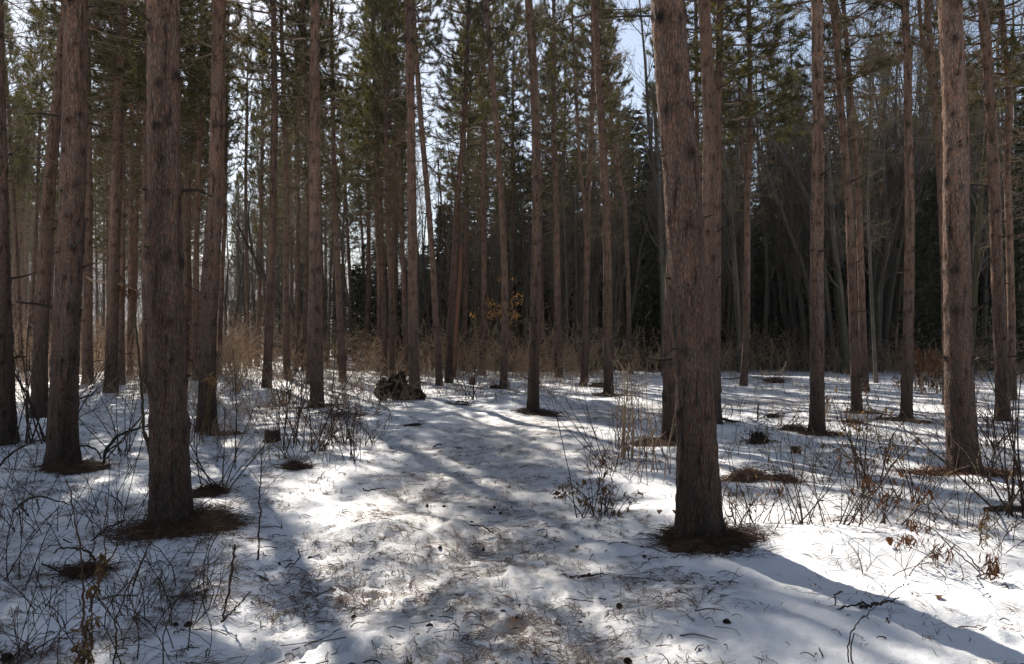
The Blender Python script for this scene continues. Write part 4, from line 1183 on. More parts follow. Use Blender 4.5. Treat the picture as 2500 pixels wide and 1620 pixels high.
stick('log', 'short dark log beside the path left of the central pine', 'log', [([(986,1041),(1006,1036),(1026,1036)], 11, 8), ([(1020,1036),(1034,1032)], 4, 2)], depth_of(1043), tint=0.1)
stick('log', 'dark log lying on the snow right of the nearest big pine', 'log', [([(1755,1018),(1790,1028),(1835,1036)], 9, 7), ([(1830,1035),(1870,1010),(1975,1000)], 3, 2)], depth_of(1038), tint=0.15, twigs=3)
stick('fallen_branch', 'hooped twig standing beside the dark log right of the nearest big pine', 'fallen branch', [([(1765,996),(1776,985),(1786,986),(1789,1002),(1784,1018)], 2.5, 2), ([(1850,985),(1851,1020),(1856,1060)], 4, 4)], depth_of(1030), tint=0.3)
stick('fallen_branch', 'dark twigs tangled on the snow left of the straight pine by the bracken', 'fallen branch', [([(2143,1020),(2152,1011),(2165,1010),(2190,1022)], 4, 3), ([(2150,1018),(2156,1022)], 4, 3), ([(2228,1008),(2250,1011),(2270,1022),(2300,1026)], 3, 2)], depth_of(1026), tint=0.1)
stick('fallen_branch', 'horizontal stick on the far snow left of the pale forked pine', 'fallen branch', [([(1762,922),(1790,923),(1808,920)], 4, 4), ([(1835,918),(1870,925)], 3, 3)], depth_of(926), mat='dead_twig', tint=0.5)
stick('red_twig', 'bent red twig rising from the flat brown tuft', 'twig', [([(1885,1170),(1886,1182),(1891,1193),(1899,1204),(1905,1206)], 2.2, 2.6), ([(1901,1200),(1904,1209)], 1.6, 1)], depth_of(1207), mat='red', tint=0.6)
stick('branch_stump', 'forked broken stick standing in the snow at lower left', 'stick', [([(544,1511),(549,1470),(556,1435),(563,1380),(569,1331)], 7, 5.5), ([(546,1509),(565,1492),(591,1465),(618,1438)], 5, 3.5), ([(568,1340),(574,1336)], 3, 2)], depth_of(1512), 'stem', tint=0.4)
stick('sapling', 'straight bare sapling stem by the hooked branch left of the path', 'sapling', [([(626,1382),(629,1330),(632,1255),(634,1200),(635,1145),(637,1100),(642,1080)], 5.5, 2.5), ([(634,1215),(655,1185),(690,1150)], 2, 1.2), ([(635,1180),(612,1150),(595,1120)], 2, 1.2), ([(637,1115),(655,1092),(668,1070)], 1.8, 1)], depth_of(1384), 'stem', tint=0.35)
stick('sapling', 'thin mossy sapling leaning against the big pine left of the path', 'sapling', [([(398,1196),(393,1150),(378,1110),(364,1080),(357,1040),(357,970),(354,900),(349,830),(342,760)], 9, 4), ([(372,1097),(362,1072),(350,1052)], 9, 8), ([(355,900),(362,850),(380,800)], 3, 1.5)], depth_of(1270), 'moss', tint=0.5)
stick('sapling', 'slim bare upright stem rising in the lit gap left of the small stump', 'sapling', [([(573,1145),(574,1090),(575,1020),(573,960),(572,900),(568,850)], 4, 2), ([(574,1060),(555,1010),(540,985)], 1.6, 1), ([(575,1010),(600,960),(612,930)], 1.6, 1)], depth_of(1146), 'stem', tint=0.4)
stick('stick', 'short thin upright twig on shaded snow below the big left pine', 'stick', [([(392,1464),(394,1420),(397,1378)], 3, 2), ([(394,1410),(399,1405)], 2, 1.5)], depth_of(1465), 'stem', tint=0.3)
stick('stick', 'leaning broken branch propped on the snow beside the path left of the bend', 'stick', [([(766,1182),(780,1165),(795,1147)], 2.5, 2)], depth_of(1182), 'stem', tint=0.3)

def rough_blob(b, c, rad, r, mat=0, n=22, sq=(1, 1, 1), amp=0.25, tint=0.4):
    u = np.linspace(0, math.pi, n); v = np.arange(2 * n) * math.pi / n
    U, V = np.meshgrid(u, v, indexing='ij')
    x, y, z = np.sin(U) * np.cos(V), np.sin(U) * np.sin(V), np.cos(U)
    sd = r.uniform(0, 90)
    k = 1 + amp * (fbm(x * 1.7 + sd, y * 1.7 + z * 1.3, 3, 2) + 0.5 * fbm(z * 4 + sd, x * 4 - y * 3, 2, 5))
    P = np.stack([x * sq[0], y * sq[1], z * sq[2]], -1) * (k * rad)[..., None] + np.asarray(c)
    idx = np.arange(n * 2 * n).reshape(n, 2 * n); nx = np.roll(idx, -1, 1)
    f = np.stack([idx[:-1], idx[1:], nx[1:], nx[:-1]], -1).reshape(-1, 4)
    b.add(P, f, mat, tint)

def root_mass():
    r = rng_(61); c = on_ground(962, 978); d = c[1]; s = d / F_PX
    t = thing('uprooted_stump', 'dark uprooted stump with a mat of earth and roots at centre left', 'stump', c)
    t.scale = (0.86, 0.86, 0.92)
    b = Bag()
    rough_blob(b, (-0.30, 0.0, 0.25), 0.27, r, sq=(0.75, 0.6, 1.0), amp=0.34, n=30)
    rough_blob(b, (0.10, 0.05, 0.34), 0.30, r, sq=(0.8, 0.6, 1.05), amp=0.36, n=30)
    rough_blob(b, (0.36, 0.05, 0.14), 0.30, r, sq=(1.4, 0.7, 0.65), amp=0.35)
    rough_blob(b, (0.22, 0.02, 0.60), 0.12, r, sq=(0.8, 0.8, 1.2), amp=0.3)
    obj('root_plate', b.mesh('root_plate', [M['earth']]), t)
    P = []; R = []
    for k in range(120):
        p = np.array([r.uniform(-0.45, 0.75), r.uniform(-0.25, 0.1), r.uniform(0.05, 0.55)]); q = [p]
        dd = nrm(np.array([p[0] * 0.8 + r.normal() * 0.5, r.normal() * 0.6 - 0.3, r.normal() * 0.6 + 0.2])); L = r.uniform(0.12, 0.5) if k % 8 else r.uniform(0.4, 0.75)
        for _ in range(4): q.append(q[-1] + dd * L / 4); dd = nrm(dd + r.normal(size=3) * 0.35)
        P.append(q); a = r.uniform(0.004, 0.018) if k % 8 else r.uniform(0.018, 0.034); R.append(np.linspace(a, a * 0.3, 5))
    b = Bag(); v, f = tubes(np.array(P), np.array(R), 4); b.add(v, f, 0, np.repeat(r.random(120), 20))
    o = obj('roots', b.mesh('roots', [M['dead_twig']]), t); o['kind'] = 'stuff'
root_mass()

def stump(label, px, py, wpx, hpx, mat='dark_wood', seed=1, lean=0.0):
    r = rng_(seed); c = on_ground(px, py); d = c[1]; rad = wpx * d / F_PX / 2; h = hpx * d / F_PX
    t = thing('tree_stump', label, 'stump', c)
    b = Bag(); n = 20; a = np.arange(n) * 6.2832 / n
    jag = h * (1 + 0.16 * noise(np.cos(a) * 2.2 + seed, np.sin(a) * 2.2, 3) + 0.10 * noise(np.cos(a) * 6, np.sin(a) * 6 + seed, 5))
    V = []
    for z, k in ((-0.06, 1.35), (0.0, 1.22), (0.25, 1.05), (0.6, 0.98), (1.0, 0.95)):
        rr = rad * k * (1 + 0.07 * noise(np.cos(a) * 3 + seed, np.sin(a) * 3 + z, 7))
        V.append(np.stack([np.cos(a) * rr, np.sin(a) * rr, z * jag if z > 0 else np.full(n, z)], 1))
    V.append(np.stack([np.cos(a) * rad * 0.7, np.sin(a) * rad * 0.7, jag * 0.93], 1))
    V = np.array(V); K = len(V); idx = np.arange(K * n).reshape(K, n); nx = np.roll(idx, -1, 1)
    b.add(V, np.stack([idx[:-1], nx[:-1], nx[1:], idx[1:]], -1).reshape(-1, 4), 0, 0.3)
    obj('bark', b.mesh('stump_bark', [M[mat]]), t)
    b = Bag(); top = V[-1]
    b.add(np.vstack([top, [[0, 0, h * 0.86]]]), np.array([[q, (q + 1) % n, n] for q in range(n)]), 0, 0.3)
    obj('cut_top', b.mesh('stump_top', [M['limb']]), t)
stump('small dark cut stump with a mossy rim on bright snow at centre left', 665, 1076, 37, 25, 'dark_wood', 5)
stump('low dark stump far off between the leaning pine and the yellow leaves', 1153, 937, 15, 16, 'dark_wood', 6)
stump('short brown stub of a stump on shaded snow right of the nearest big pine', 1943, 1103, 24, 17, 'dark_wood', 7)

def brush_pile(label, px, py, wm, hm, n, mat='dark_wood', seed=1, tint=0.2, core=True, cat='brush pile'):
    r = rng_(seed); c = on_ground(px, py)
    t = thing('brush_pile', label, cat, c)
    if core:
        b = Bag(); rough_blob(b, (0, 0, hm * 0.16), 1.0, r, n=14, sq=(wm * 0.30, wm * 0.20, hm * 0.30), amp=0.5)
        obj('core', b.mesh('pile_core', [M['earth']]), t)
    p = np.stack([r.normal(size=n) * wm * 0.32, r.normal(size=n) * wm * 0.22, np.abs(r.normal(size=n)) * hm * 0.28], 1)
    dd = nrm(r.normal(size=(n, 3)) * [1, 0.7, 0.55] + [0, 0, 0.15]); L = r.uniform(0.2, 0.75, n) * wm
    P = np.stack([p - dd * (L * .5)[:, None], p + r.normal(size=(n, 3)) * 0.02, p + dd * (L * .5)[:, None] + r.normal(size=(n, 3)) * 0.05], 1)
    P[..., 2] = np.maximum(P[..., 2], -0.02)
    R = np.array([[1, .8, .4]]) * r.uniform(0.003, 0.009, (n, 1))
    b = Bag(); v, f = tubes(P, R, 4); b.add(v, f, 0, rep(np.clip(r.normal(tint, .2, n), 0, 1), 1, 3, 4))
    o = obj('sticks', b.mesh('pile_sticks', [M[mat]]), t); o['kind'] = 'stuff'
    return t
brush_pile('dark heap of brush at the end of the log right of the nearest big pine', 1852, 1072, 0.42, 0.32, 60, seed=71)
brush_pile('low dark heap on the snow left of the bright edged medium pine', 1888, 1018, 0.42, 0.14, 40, seed=72)
brush_pile('brown pile of sticks and needles against the foot of the bright edged medium pine', 1935, 1050, 0.6, 0.16, 70, 'dead_twig', seed=73, tint=0.4)
brush_pile('root clump of the fallen dead tree on the far snow', 1892, 934, 0.85, 0.34, 90, 'dead_twig', seed=74, tint=0.4)
brush_pile('low dark weedy clump on the left side of the path below the root mass', 845, 1018, 0.9, 0.30, 90, 'stem', seed=75, tint=0.2, core=False)
brush_pile('dark clod at the bottom left corner', 18, 1582, 0.09, 0.075, 6, seed=76, cat='clod')
brush_pile('pile of dark twigs on the far snow behind the central pine', 1215, 948, 0.8, 0.22, 50, seed=77, tint=0.2)
brush_pile('low brown brush pile between slender and medium pine at right of the clearing', 1462, 942, 0.9, 0.25, 70, 'stem', seed=78)
brush_pile('dark weedy clump on the snow above the log beside the path', 1128, 988, 0.45, 0.2, 50, 'stem', seed=79, core=False)
stick('fallen_branch', 'pale curved branch curling up from the root clump of the fallen dead tree', 'fallen branch', [([(1883,912),(1900,908),(1910,902),(1916,892),(1918,880)], 5, 3), ([(1896,910),(1925,914)], 4, 3)], depth_of(934), 'pale_wood', tint=0.8)

# broken red trunk beside the right leaning pine
def snag():
    t = thing('broken_trunk', 'slim broken off trunk with splintered red wood beside the right leaning pine', 'dead tree', on_ground(1108, 920))
    d = t.location.y; off = np.array(t.location)
    L = np.array([at(x, y, d) for x, y in ((1108,922),(1113,824),(1119,730),(1124,660),(1126,615))]) - off
    b = Bag(); trunk_into(b, L, np.array([11, 10, 9.5, 9, 8]) * d / F_PX / 2, 12, 0.12, 99, rng_(81), flare=0.1)
    obj('trunk', b.mesh('snag_trunk', [M['split_wood']]), t)
    b = Bag(); r = rng_(82)
    for k in range(7):
        a = r.uniform(0, 6.3); p = L[-1] + np.array([math.cos(a), math.sin(a), 0]) * 0.04
        q = np.array([p - [0, 0, .1], p + [0, 0, .1], p + [r.normal() * .02, 0, r.uniform(0.15, 0.42)]])
        v, f = tubes(q[None], np.array([[0.022, 0.016, 0.002]]), 4); b.add(v, f, 0, 0.7)
    obj('splinters', b.mesh('splinters', [M['split_wood']]), t)['kind'] = 'stuff'
snag()
t_, _ = LINES['thick dark pine at far left with a short stub branch at half height']
b = branch_bag([([(194,654),(212,650),(231,644)], 7, 4)], depth_of(1140), 0.2, 0, 6, 3)
o = obj('stub_branch', b.mesh('stub_branch', [M['dark_wood']]), t_); o.location = -t_.location

# ------------------------------------------------------------------ shrubs and tall weeds one can tell apart
def shrub(label, px, py, hpx, n, lean=0.3, side=0.0, mat='stem', tint=(0.1, 0.7), subs=3, leafy=0, leaf_mat='rust', wpx=3.0, base_spread=0.06, name='shrub', cat='shrub', sublen=(0.25, 0.5), droop=0.0, group=None):
    r = rng_(5000 + int(px * 3 + py)); c = on_ground(px, py); d = c[1]; H = hpx * d / F_PX
    t = thing(name, label, cat, c, group)
    K = 7
    dd = nrm(np.stack([r.normal(size=n) * lean + side, r.normal(size=n) * lean, np.ones(n)], 1))
    P = np.zeros((n, K, 3)); P[:, 0] = np.stack([r.normal(size=n) * base_spread, r.normal(size=n) * base_spread, np.full(n, -0.03)], 1)
    L = H * r.uniform(0.55, 1.05, n); L[0] = H
    bend = r.normal(size=(n, 3)) * 0.035 + [0, 0, -droop]
    for k in range(1, K):
        P[:, k] = P[:, k - 1] + dd * (L / (K - 1))[:, None]; dd = nrm(dd + bend + r.normal(size=(n, 3)) * 0.055)
    w = wpx * d / F_PX / 2
    R = np.linspace(1, 0.4, K)[None] * (w * r.uniform(0.6, 1.15, (n, 1)))
    tn = r.uniform(*tint, n)
    b = Bag(); v, f = tubes(P, R, 5); b.add(v, f, 0, rep(tn, 1, K, 5))
    obj('stems', b.mesh('shrub_stems', [M[mat]]), t)['kind'] = 'stuff'
    if subs:
        S, SR = grow(P, R, subs, 0.25, 1.0, (0.35, 0.9), (H * sublen[0], H * sublen[1]), 5, r, up=0.03 - droop, wob=0.12, r0=0.6)
        SR = np.maximum(SR, w * 0.28)
        b = Bag(); v, f = tubes(S, SR, 4); b.add(v, f, 0, rep(np.repeat(tn, subs), 1, 5, 4))
        S2, R2 = grow(S, SR, 2, 0.3, 1.0, (0.4, 1.0), (H * 0.06, H * 0.18), 3, r, wob=0.2, r0=0.7)
        v, f = tubes(S2, np.maximum(R2, w * 0.2), 3); b.add(v, f, 0, rep(np.repeat(tn, subs * 2), 1, 3, 3))
        obj('twigs', b.mesh('shrub_twigs', [M[mat]]), t)['kind'] = 'stuff'
        src, srd = S, nrm(S[:, -1] - S[:, -2])
    else:
        src = P
    if leafy:
        b = Bag(); m = leafy
        i = r.integers(len(src), size=m); k = r.integers(max(1, src.shape[1] // 2 - 1), src.shape[1], m)
        leaves(b, src[i, k], r, (0.03, 0.075))
        obj('dry_leaves', b.mesh('dry_leaves', [M[leaf_mat]]), t)['kind'] = 'stuff'
    return t

def leaves(b, pos, r, ln=(0.03, 0.07), wf=0.32, hang=0.9, mat=0):
    """curled hanging leaves of five corners"""
    n = len(pos)
    d = nrm(r.normal(size=(n, 3)) * 0.55 - [0, 0, hang]); s = nrm(np.cross(d, r.normal(size=(n, 3)))); u = np.cross(d, s)
    L = r.uniform(*ln, n)[:, None]; w = L * wf
    c = r.uniform(-0.3, 0.3, (n, 1))
    V = np.stack([pos, pos + d * L * .4 + s * w * .5 + u * L * c, pos + d * L * .75 + s * w * .35 - u * L * c, pos + d * L + u * L * c, pos + d * L * .7 - s * w * .4 - u * L * c, pos + d * L * .35 - s * w * .5 + u * L * c], 1)
    i = np.arange(n)[:, None] * 6
    b.add(V.reshape(-1, 3), np.concatenate([i + [0, 1, 2, 5], i + [5, 2, 3, 4]]), mat, np.repeat(r.random(n), 6))

shrub('bare shrub fanning from the dark clump right of the big left pine', 530, 1212, 270, 9, 0.42, 0.12, wpx=4)
shrub('tall bare shrub of reddish stems before the medium pine, centre left', 722, 1082, 250, 16, 0.20, 0.0, wpx=3.6, base_spread=0.22, tint=(0.2, 0.8), subs=3)
shrub('bare shrub with stems spreading right, below the tall one', 775, 1100, 130, 12, 0.45, 0.25, wpx=3, tint=(0.2, 0.8))
shrub('small thorny shrub on a snow hump left of the path', 705, 1118, 75, 11, 0.6, 0.0, wpx=2.5)
shrub('dark weedy shrub standing at the edge of the path, centre left', 856, 1128, 170, 9, 0.25, 0.0, wpx=2.6, tint=(0, .3), subs=4)
shrub('dark dense clump of stems behind the weedy shrub at the path edge', 836, 1080, 110, 16, 0.35, 0.0, wpx=2.4, tint=(0, .3))
shrub('low grey shrub leaning over the left edge of the path', 905, 1080, 80, 10, 0.6, 0.3, wpx=2.4, tint=(0.1, .5))
shrub('reddish clump of upright stems left of the nearest big pine', 1524, 1112, 235, 11, 0.13, 0.0, wpx=4.2, tint=(0.4, 0.9), mat='brush')
shrub('pair of slim tan stems close to the half hidden sunlit pine', 1562, 1155, 190, 3, 0.10, 0.0, wpx=4, tint=(0.6, 1), mat='brush')
shrub('single tan stem beside the nearest big pine', 1612, 1158, 260, 2, 0.10, 0.02, wpx=4.2, tint=(0.5, 0.9), mat='brush')
shrub('long leaning switches crossing in front of the far pines, right of the path', 1490, 1128, 300, 5, 0.25, -0.42, wpx=3.2, tint=(0.1, .4), subs=1)
shrub('tall thin bare stems at the right side of the path', 1430, 1248, 330, 3, 0.16, -0.03, wpx=3.2, tint=(0.1, .3), subs=2)
shrub('dry weed clump with drooping seed heads left of the nearest big pine', 1475, 1250, 120, 20, 0.55, -0.1, wpx=3.0, tint=(0.0, .5), leafy=110, leaf_mat='straw', droop=0.06)
shrub('weed with hanging dry leaves over the snow right of the path', 1405, 1195, 70, 4, 0.5, -0.5, wpx=3, leafy=70, leaf_mat='straw', droop=0.12)
shrub('small dry weed with an orange curled leaf right of the path bend', 1455, 1142, 60, 9, 0.5, 0, wpx=2.2, leafy=24, leaf_mat='rust', droop=0.05, mat='straw')
shrub('dark tangled shrub right behind the nearest big pine', 1830, 1270, 165, 13, 0.55, 0.0, wpx=3.2, tint=(0, .4), leafy=60, leaf_mat='straw')
shrub('bare tangled shrub with arching stems right of the nearest big pine', 1955, 1290, 270, 11, 0.42, -0.2, wpx=3.4, tint=(0, .4))
shrub('tall weedy shrub with dark hanging leaves in the middle right', 2112, 1205, 260, 11, 0.34, 0.0, wpx=4, tint=(0.05, .5), leafy=160, leaf_mat='straw')
shrub('tangled shrub with crossing stems right of the tall weedy shrub', 2230, 1230, 230, 12, 0.42, -0.15, wpx=3.2, tint=(0, .4), leafy=50, leaf_mat='straw')
shrub('dark tangled shrub below the tall weedy shrub', 2060, 1320, 200, 11, 0.5, 0.0, wpx=3.2, tint=(0, .4))
shrub('twiggy shrub with drooping dry leaves at mid right', 2170, 1290, 190, 11, 0.5, 0.1, wpx=3.2, tint=(0, .5), leafy=90, leaf_mat='rust')
shrub('thick many stemmed bare shrub at the right edge', 2492, 1262, 360, 13, 0.36, -0.22, wpx=5.5, tint=(0, .25), base_spread=0.10)
shrub('bare stems crossing before the brightly edged big pine', 2400, 1190, 250, 9, 0.5, -0.1, wpx=3, tint=(0.0, .4))
shrub('tangle of low brush right of the brightly edged big pine', 2420, 1090, 140, 16, 0.55, 0.0, wpx=2.8, tint=(0.1, .6), leafy=40)
shrub('tall dry weed with pale head before the bright edged medium pine', 2012, 1030, 90, 7, 0.3, 0.05, wpx=2.4, tint=(0.3, .8), mat='brush', leafy=40, leaf_mat='straw')
shrub('bare shrub at the far left between the two leftmost pines', 75, 1075, 330, 13, 0.30, 0.1, wpx=4.5, tint=(0, .4), base_spread=0.15)
shrub('thin bare shrub right of the thick far left pine', 300, 1110, 230, 9, 0.40, 0.0, wpx=2.8, tint=(0.05, .5))
shrub('bare stems at the left edge, leaning right over the snow', 5, 1420, 330, 7, 0.42, 0.30, wpx=3.6, tint=(0, .4))
shrub('thin tangled weeds left of the leafy dried weed', 85, 1475, 200, 8, 0.40, 0.0, wpx=2.8, tint=(0.05, .5))
shrub('wiry weeds on shaded snow right of the leafy dried weed', 330, 1500, 190, 7, 0.45, 0.1, wpx=2.6, tint=(0.05, .5))
shrub('bare shrub before the medium pine with the straw foot', 470, 1085, 200, 10, 0.35, 0.0, wpx=2.8, tint=(0.2, .7))
shrub('bushy bare shrub in the lit brush left of the reddish lone pine', 690, 985, 130, 18, 0.45, 0.0, wpx=2.4, tint=(0.3, 0.9), mat='brush')
shrub('bare shrub in front of the far snow, right of the medium straw foot pine', 580, 960, 120, 16, 0.45, 0.0, wpx=2.2, tint=(0.2, 0.8), mat='brush')
shrub('low reddish shrub right of the lit brush', 840, 990, 80, 18, 0.55, 0.0, wpx=2.0, tint=(0.1, 0.6), mat='brush')
shrub('thin shrub standing before the leaning pine with the broken trunk', 1155, 978, 110, 8, 0.3, 0.0, wpx=2.4, tint=(0.1, 0.5))

# leafy dried weed whose base is just below the picture
def leafy_weed():
    t = thing('dry_weed', 'tall dried weed with forked stems wrapped in shrivelled leaves at bottom left', 'weed', on_ground(203, 1648))
    d = t.location.y; off = t.location
    b = branch_bag([([(203,1650),(208,1580),(217,1493),(211,1400),(198,1318),(187,1260),(177,1215),(163,1168)], 7, 3),
                    ([(217,1493),(233,1435),(257,1365),(301,1307),(340,1300)], 6, 2.5), ([(250,1385),(256,1330),(258,1280),(262,1200)], 3, 2), ([(205,1350),(180,1320)], 2.5, 1.5)], d, 0.35, 0, 6, 9)
    o = obj('stems', b.mesh('weed_stems', [M['stem']]), t); o.location = -off; o['kind'] = 'stuff'
    r = rng_(93); b = Bag(); pos = []
    for (x0, y0), (x1, y1), n, sp in (((217,1500),(205,1640),120,9), ((256,1330),(236,1440),50,6), ((196,1560),(190,1640),30,8), ((222,1436),(224,1440),8,6)):
        for k in range(n):
            s = r.random(); pos.append(at(x0 + (x1 - x0) * s + r.normal() * sp, y0 + (y1 - y0) * s, d + r.normal() * 0.015))
    leaves(b, np.array(pos), r, (0.02, 0.055), 0.28)
    o = obj('dry_leaves', b.mesh('dry_leaves', [M['straw']]), t); o.location = -off; o['kind'] = 'stuff'
leafy_weed()
stick('weed_stem', 'tall thin weed stem right of the leafy dried weed, leaning right', 'weed', [([(268,1660),(272,1620),(280,1550),(289,1493),(310,1435),(341,1377),(366,1318)], 5, 2.5), ([(341,1377),(322,1350),(330,1340)], 2, 1.5), ([(310,1435),(300,1400)], 2, 1.5)], 3.55, 'stem', tint=0.3)
stick('weed_stem', 'thin straight weed stem left of the leafy dried weed', 'weed', [([(134,1655),(136,1560),(137,1465)], 3.5, 2), ([(136,1500),(140,1490)], 2.5, 2)], 3.5, 'stem', tint=0.3)
def pod_weed():
    t = thing('dry_weed', 'wiry weed with dark hanging seed pods arching over clean snow at bottom right', 'weed', on_ground(2072, 1640))
    d = t.location.y; off = t.location
    b = branch_bag([([(2072,1655),(2074,1600),(2086,1549),(2110,1528),(2135,1512),(2165,1480),(2190,1455),(2207,1432)], 4, 2), ([(2089,1660),(2080,1600),(2088,1548)], 4, 3), ([(2207,1432),(2222,1436),(2226,1446)], 1.6, 1.2),
                    ([(2168,1478),(2166,1500),(2165,1508)], 1.5, 1.3), ([(2171,1474),(2170,1500)], 1.5, 1.2), ([(2090,1550),(2105,1556),(2112,1568)], 1.4, 1), ([(2105,1556),(2118,1566)], 1.2, 1)], d, 0.2, 0, 5, 12)
    o = obj('stems', b.mesh('weed_stems', [M['stem']]), t); o.location = -off; o['kind'] = 'stuff'
    r = rng_(13); b = Bag()
    for x, y, w in ((2206,1426,4), (2227,1448,4), (2166,1510,6), (2170,1517,5), (2103,1570,3), (2113,1573,3), (2118,1570,2.5), (2099,1572,2), (2101,1577,2)):
        rough_blob(b, at(x, y, d), w * d / F_PX / 2, r, n=8, sq=(0.8, 0.8, 1.5), amp=0.3)
    o = obj('seed_pods', b.mesh('seed_pods', [M['earth']]), t); o.location = -off; o['kind'] = 'stuff'
pod_weed()

# dried golden rods with rusty hanging heads at right
def hanging_weed(label, stem, clusters, base, mat='rust', seed=1, w=4):
    r = rng_(seed); t = thing('dry_weed', label, 'weed', on_ground(*base)); d = t.location.y; off = t.location
    b = branch_bag([(s, w, 2) for s in stem], d, 0.35, 0, 5, seed)
    o = obj('stem', b.mesh('weed_stem', [M['stem']]), t); o.location = -off; o['kind'] = 'stuff'
    b = Bag(); pos = []
    for x, y, sx, sy, n in clusters:
        for k in range(n): pos.append(at(x + r.normal() * sx, y + r.normal() * sy, d + r.normal() * 0.03))
    leaves(b, np.array(pos), r, (0.03, 0.085), 0.14, 1.6)
    o = obj('seed_head', b.mesh('seed_head', [M[mat]]), t); o.location = -off; o['kind'] = 'stuff'
hanging_weed('bent dry weed with a rusty tassel touching the snow at lower right', [[(2500,1270),(2470,1300),(2445,1325),(2434,1345)]], [(2425,1365,10,14,70), (2420,1390,12,16,50)], (2430, 1412), seed=21)
hanging_weed('row of drooping dry weeds with orange leaves at right', [[(2390,1395),(2330,1345),(2290,1310),(2262,1285),(2225,1262)], [(2400,1390),(2350,1340),(2300,1308)]], [(2245,1275,12,8,26), (2215,1310,22,9,60), (2282,1355,5,24,45), (2318,1345,6,18,30), (2226,1264,5,6,14)], (2385, 1390), seed=22)
hanging_weed('dry weed with a cluster of dark hanging leaves before the straight pine', [[(2152,1175),(2165,1110),(2180,1060),(2193,1036),(2215,1020)]], [(2195,1060,9,16,60), (2180,1085,9,10,40), (2165,1110,6,10,20)], (2150, 1180), 'straw', seed=23)
hanging_weed('upright dry weed with a feathery tan head at right', [[(2398,1330),(2402,1290),(2405,1255)]], [(2407,1270,6,18,45), (2408,1315,7,6,14)], (2398, 1345), 'straw', seed=24)

# rusty bracken heap, rusty hanging bough, yellow leaved sapling
def rust_heap():
    r = rng_(33); t = thing('dead_bough', 'rusty brown dead bough heap between the dark pine and the brightly edged big pine', 'dead branch', on_ground(2275, 962))
    d = t.location.y; off = t.location; pol = []
    for k in range(26):
        x0 = r.uniform(2235, 2318); y0 = r.uniform(930, 960)
        pol.append(([(x0, y0), (x0 + r.normal() * 15, y0 - r.uniform(30, 60)), (x0 + r.normal() * 40, y0 - r.uniform(35, 80))], 3, 1.5))
    b = branch_bag(pol, d, 0.7, 0, 4, 34)
    o = obj('branches', b.mesh('bough_branches', [M['pale_wood']]), t); o.location = -off; o['kind'] = 'stuff'
    b = Bag(); pos = []
    for x, y, sx, sy, n in ((2240,878,11,14,34), (2264,886,16,16,46), (2292,896,16,18,52), (2255,925,24,15,34), (2290,935,20,13,40), (2193,930,7,9,18), (2240,905,12,18,30)):
        for k in range(n): pos.append(at(x + r.normal() * sx, y + r.normal() * sy, d + r.normal() * 0.22))
    pos = np.array(pos)
    needle_tufts(b, pos, nrm(r.normal(size=pos.shape) * 0.4 + [0, 0, -1.0]), r, 10, (0.08, 0.2), 0.014, 0, 0.35)
    o = obj('dead_needles', b.mesh('dead_needles', [M['rust']]), t); o.location = -off; o['kind'] = 'stuff'
rust_heap()
def rust_bough():
    t0, _ = LINES['pine with a dead rusty bough, casting a stripe of shadow on lit snow']
    r = rng_(35); d = t0.location.y; off = t0.location
    b = branch_bag([([(272,690),(292,694),(312,702),(332,708),(346,722)], 4, 2), ([(211,676),(224,685),(246,688),(272,692)], 5, 4), ([(290,694),(301,690)], 2, 1), ([(314,740),(316,780),(320,802)], 2, 1)], d, 0.6, 0, 5, 36)
    o = obj('dead_bough', b.mesh('dead_bough', [M['pale_wood']]), t0); o.location = -off
    c = Bag(); pos = []
    for x, y, sx, sy, n in ((300,708,9,9,30), (320,714,10,9,30), (296,735,5,12,16), (331,735,7,14,12)):
        for k in range(n): pos.append(at(x + r.normal() * sx, y + r.normal() * sy, d + r.normal() * 0.12))
    pos = np.array(pos)
    needle_tufts(c, pos, nrm(r.normal(size=pos.shape) * 0.3 + [0, 0, -1.0]), r, 8, (0.10, 0.26), 0.010, 0, 0.35)
    q = obj('dead_needles', c.mesh('dead_needles', [M['rust']]), o); q['kind'] = 'stuff'
rust_bough()
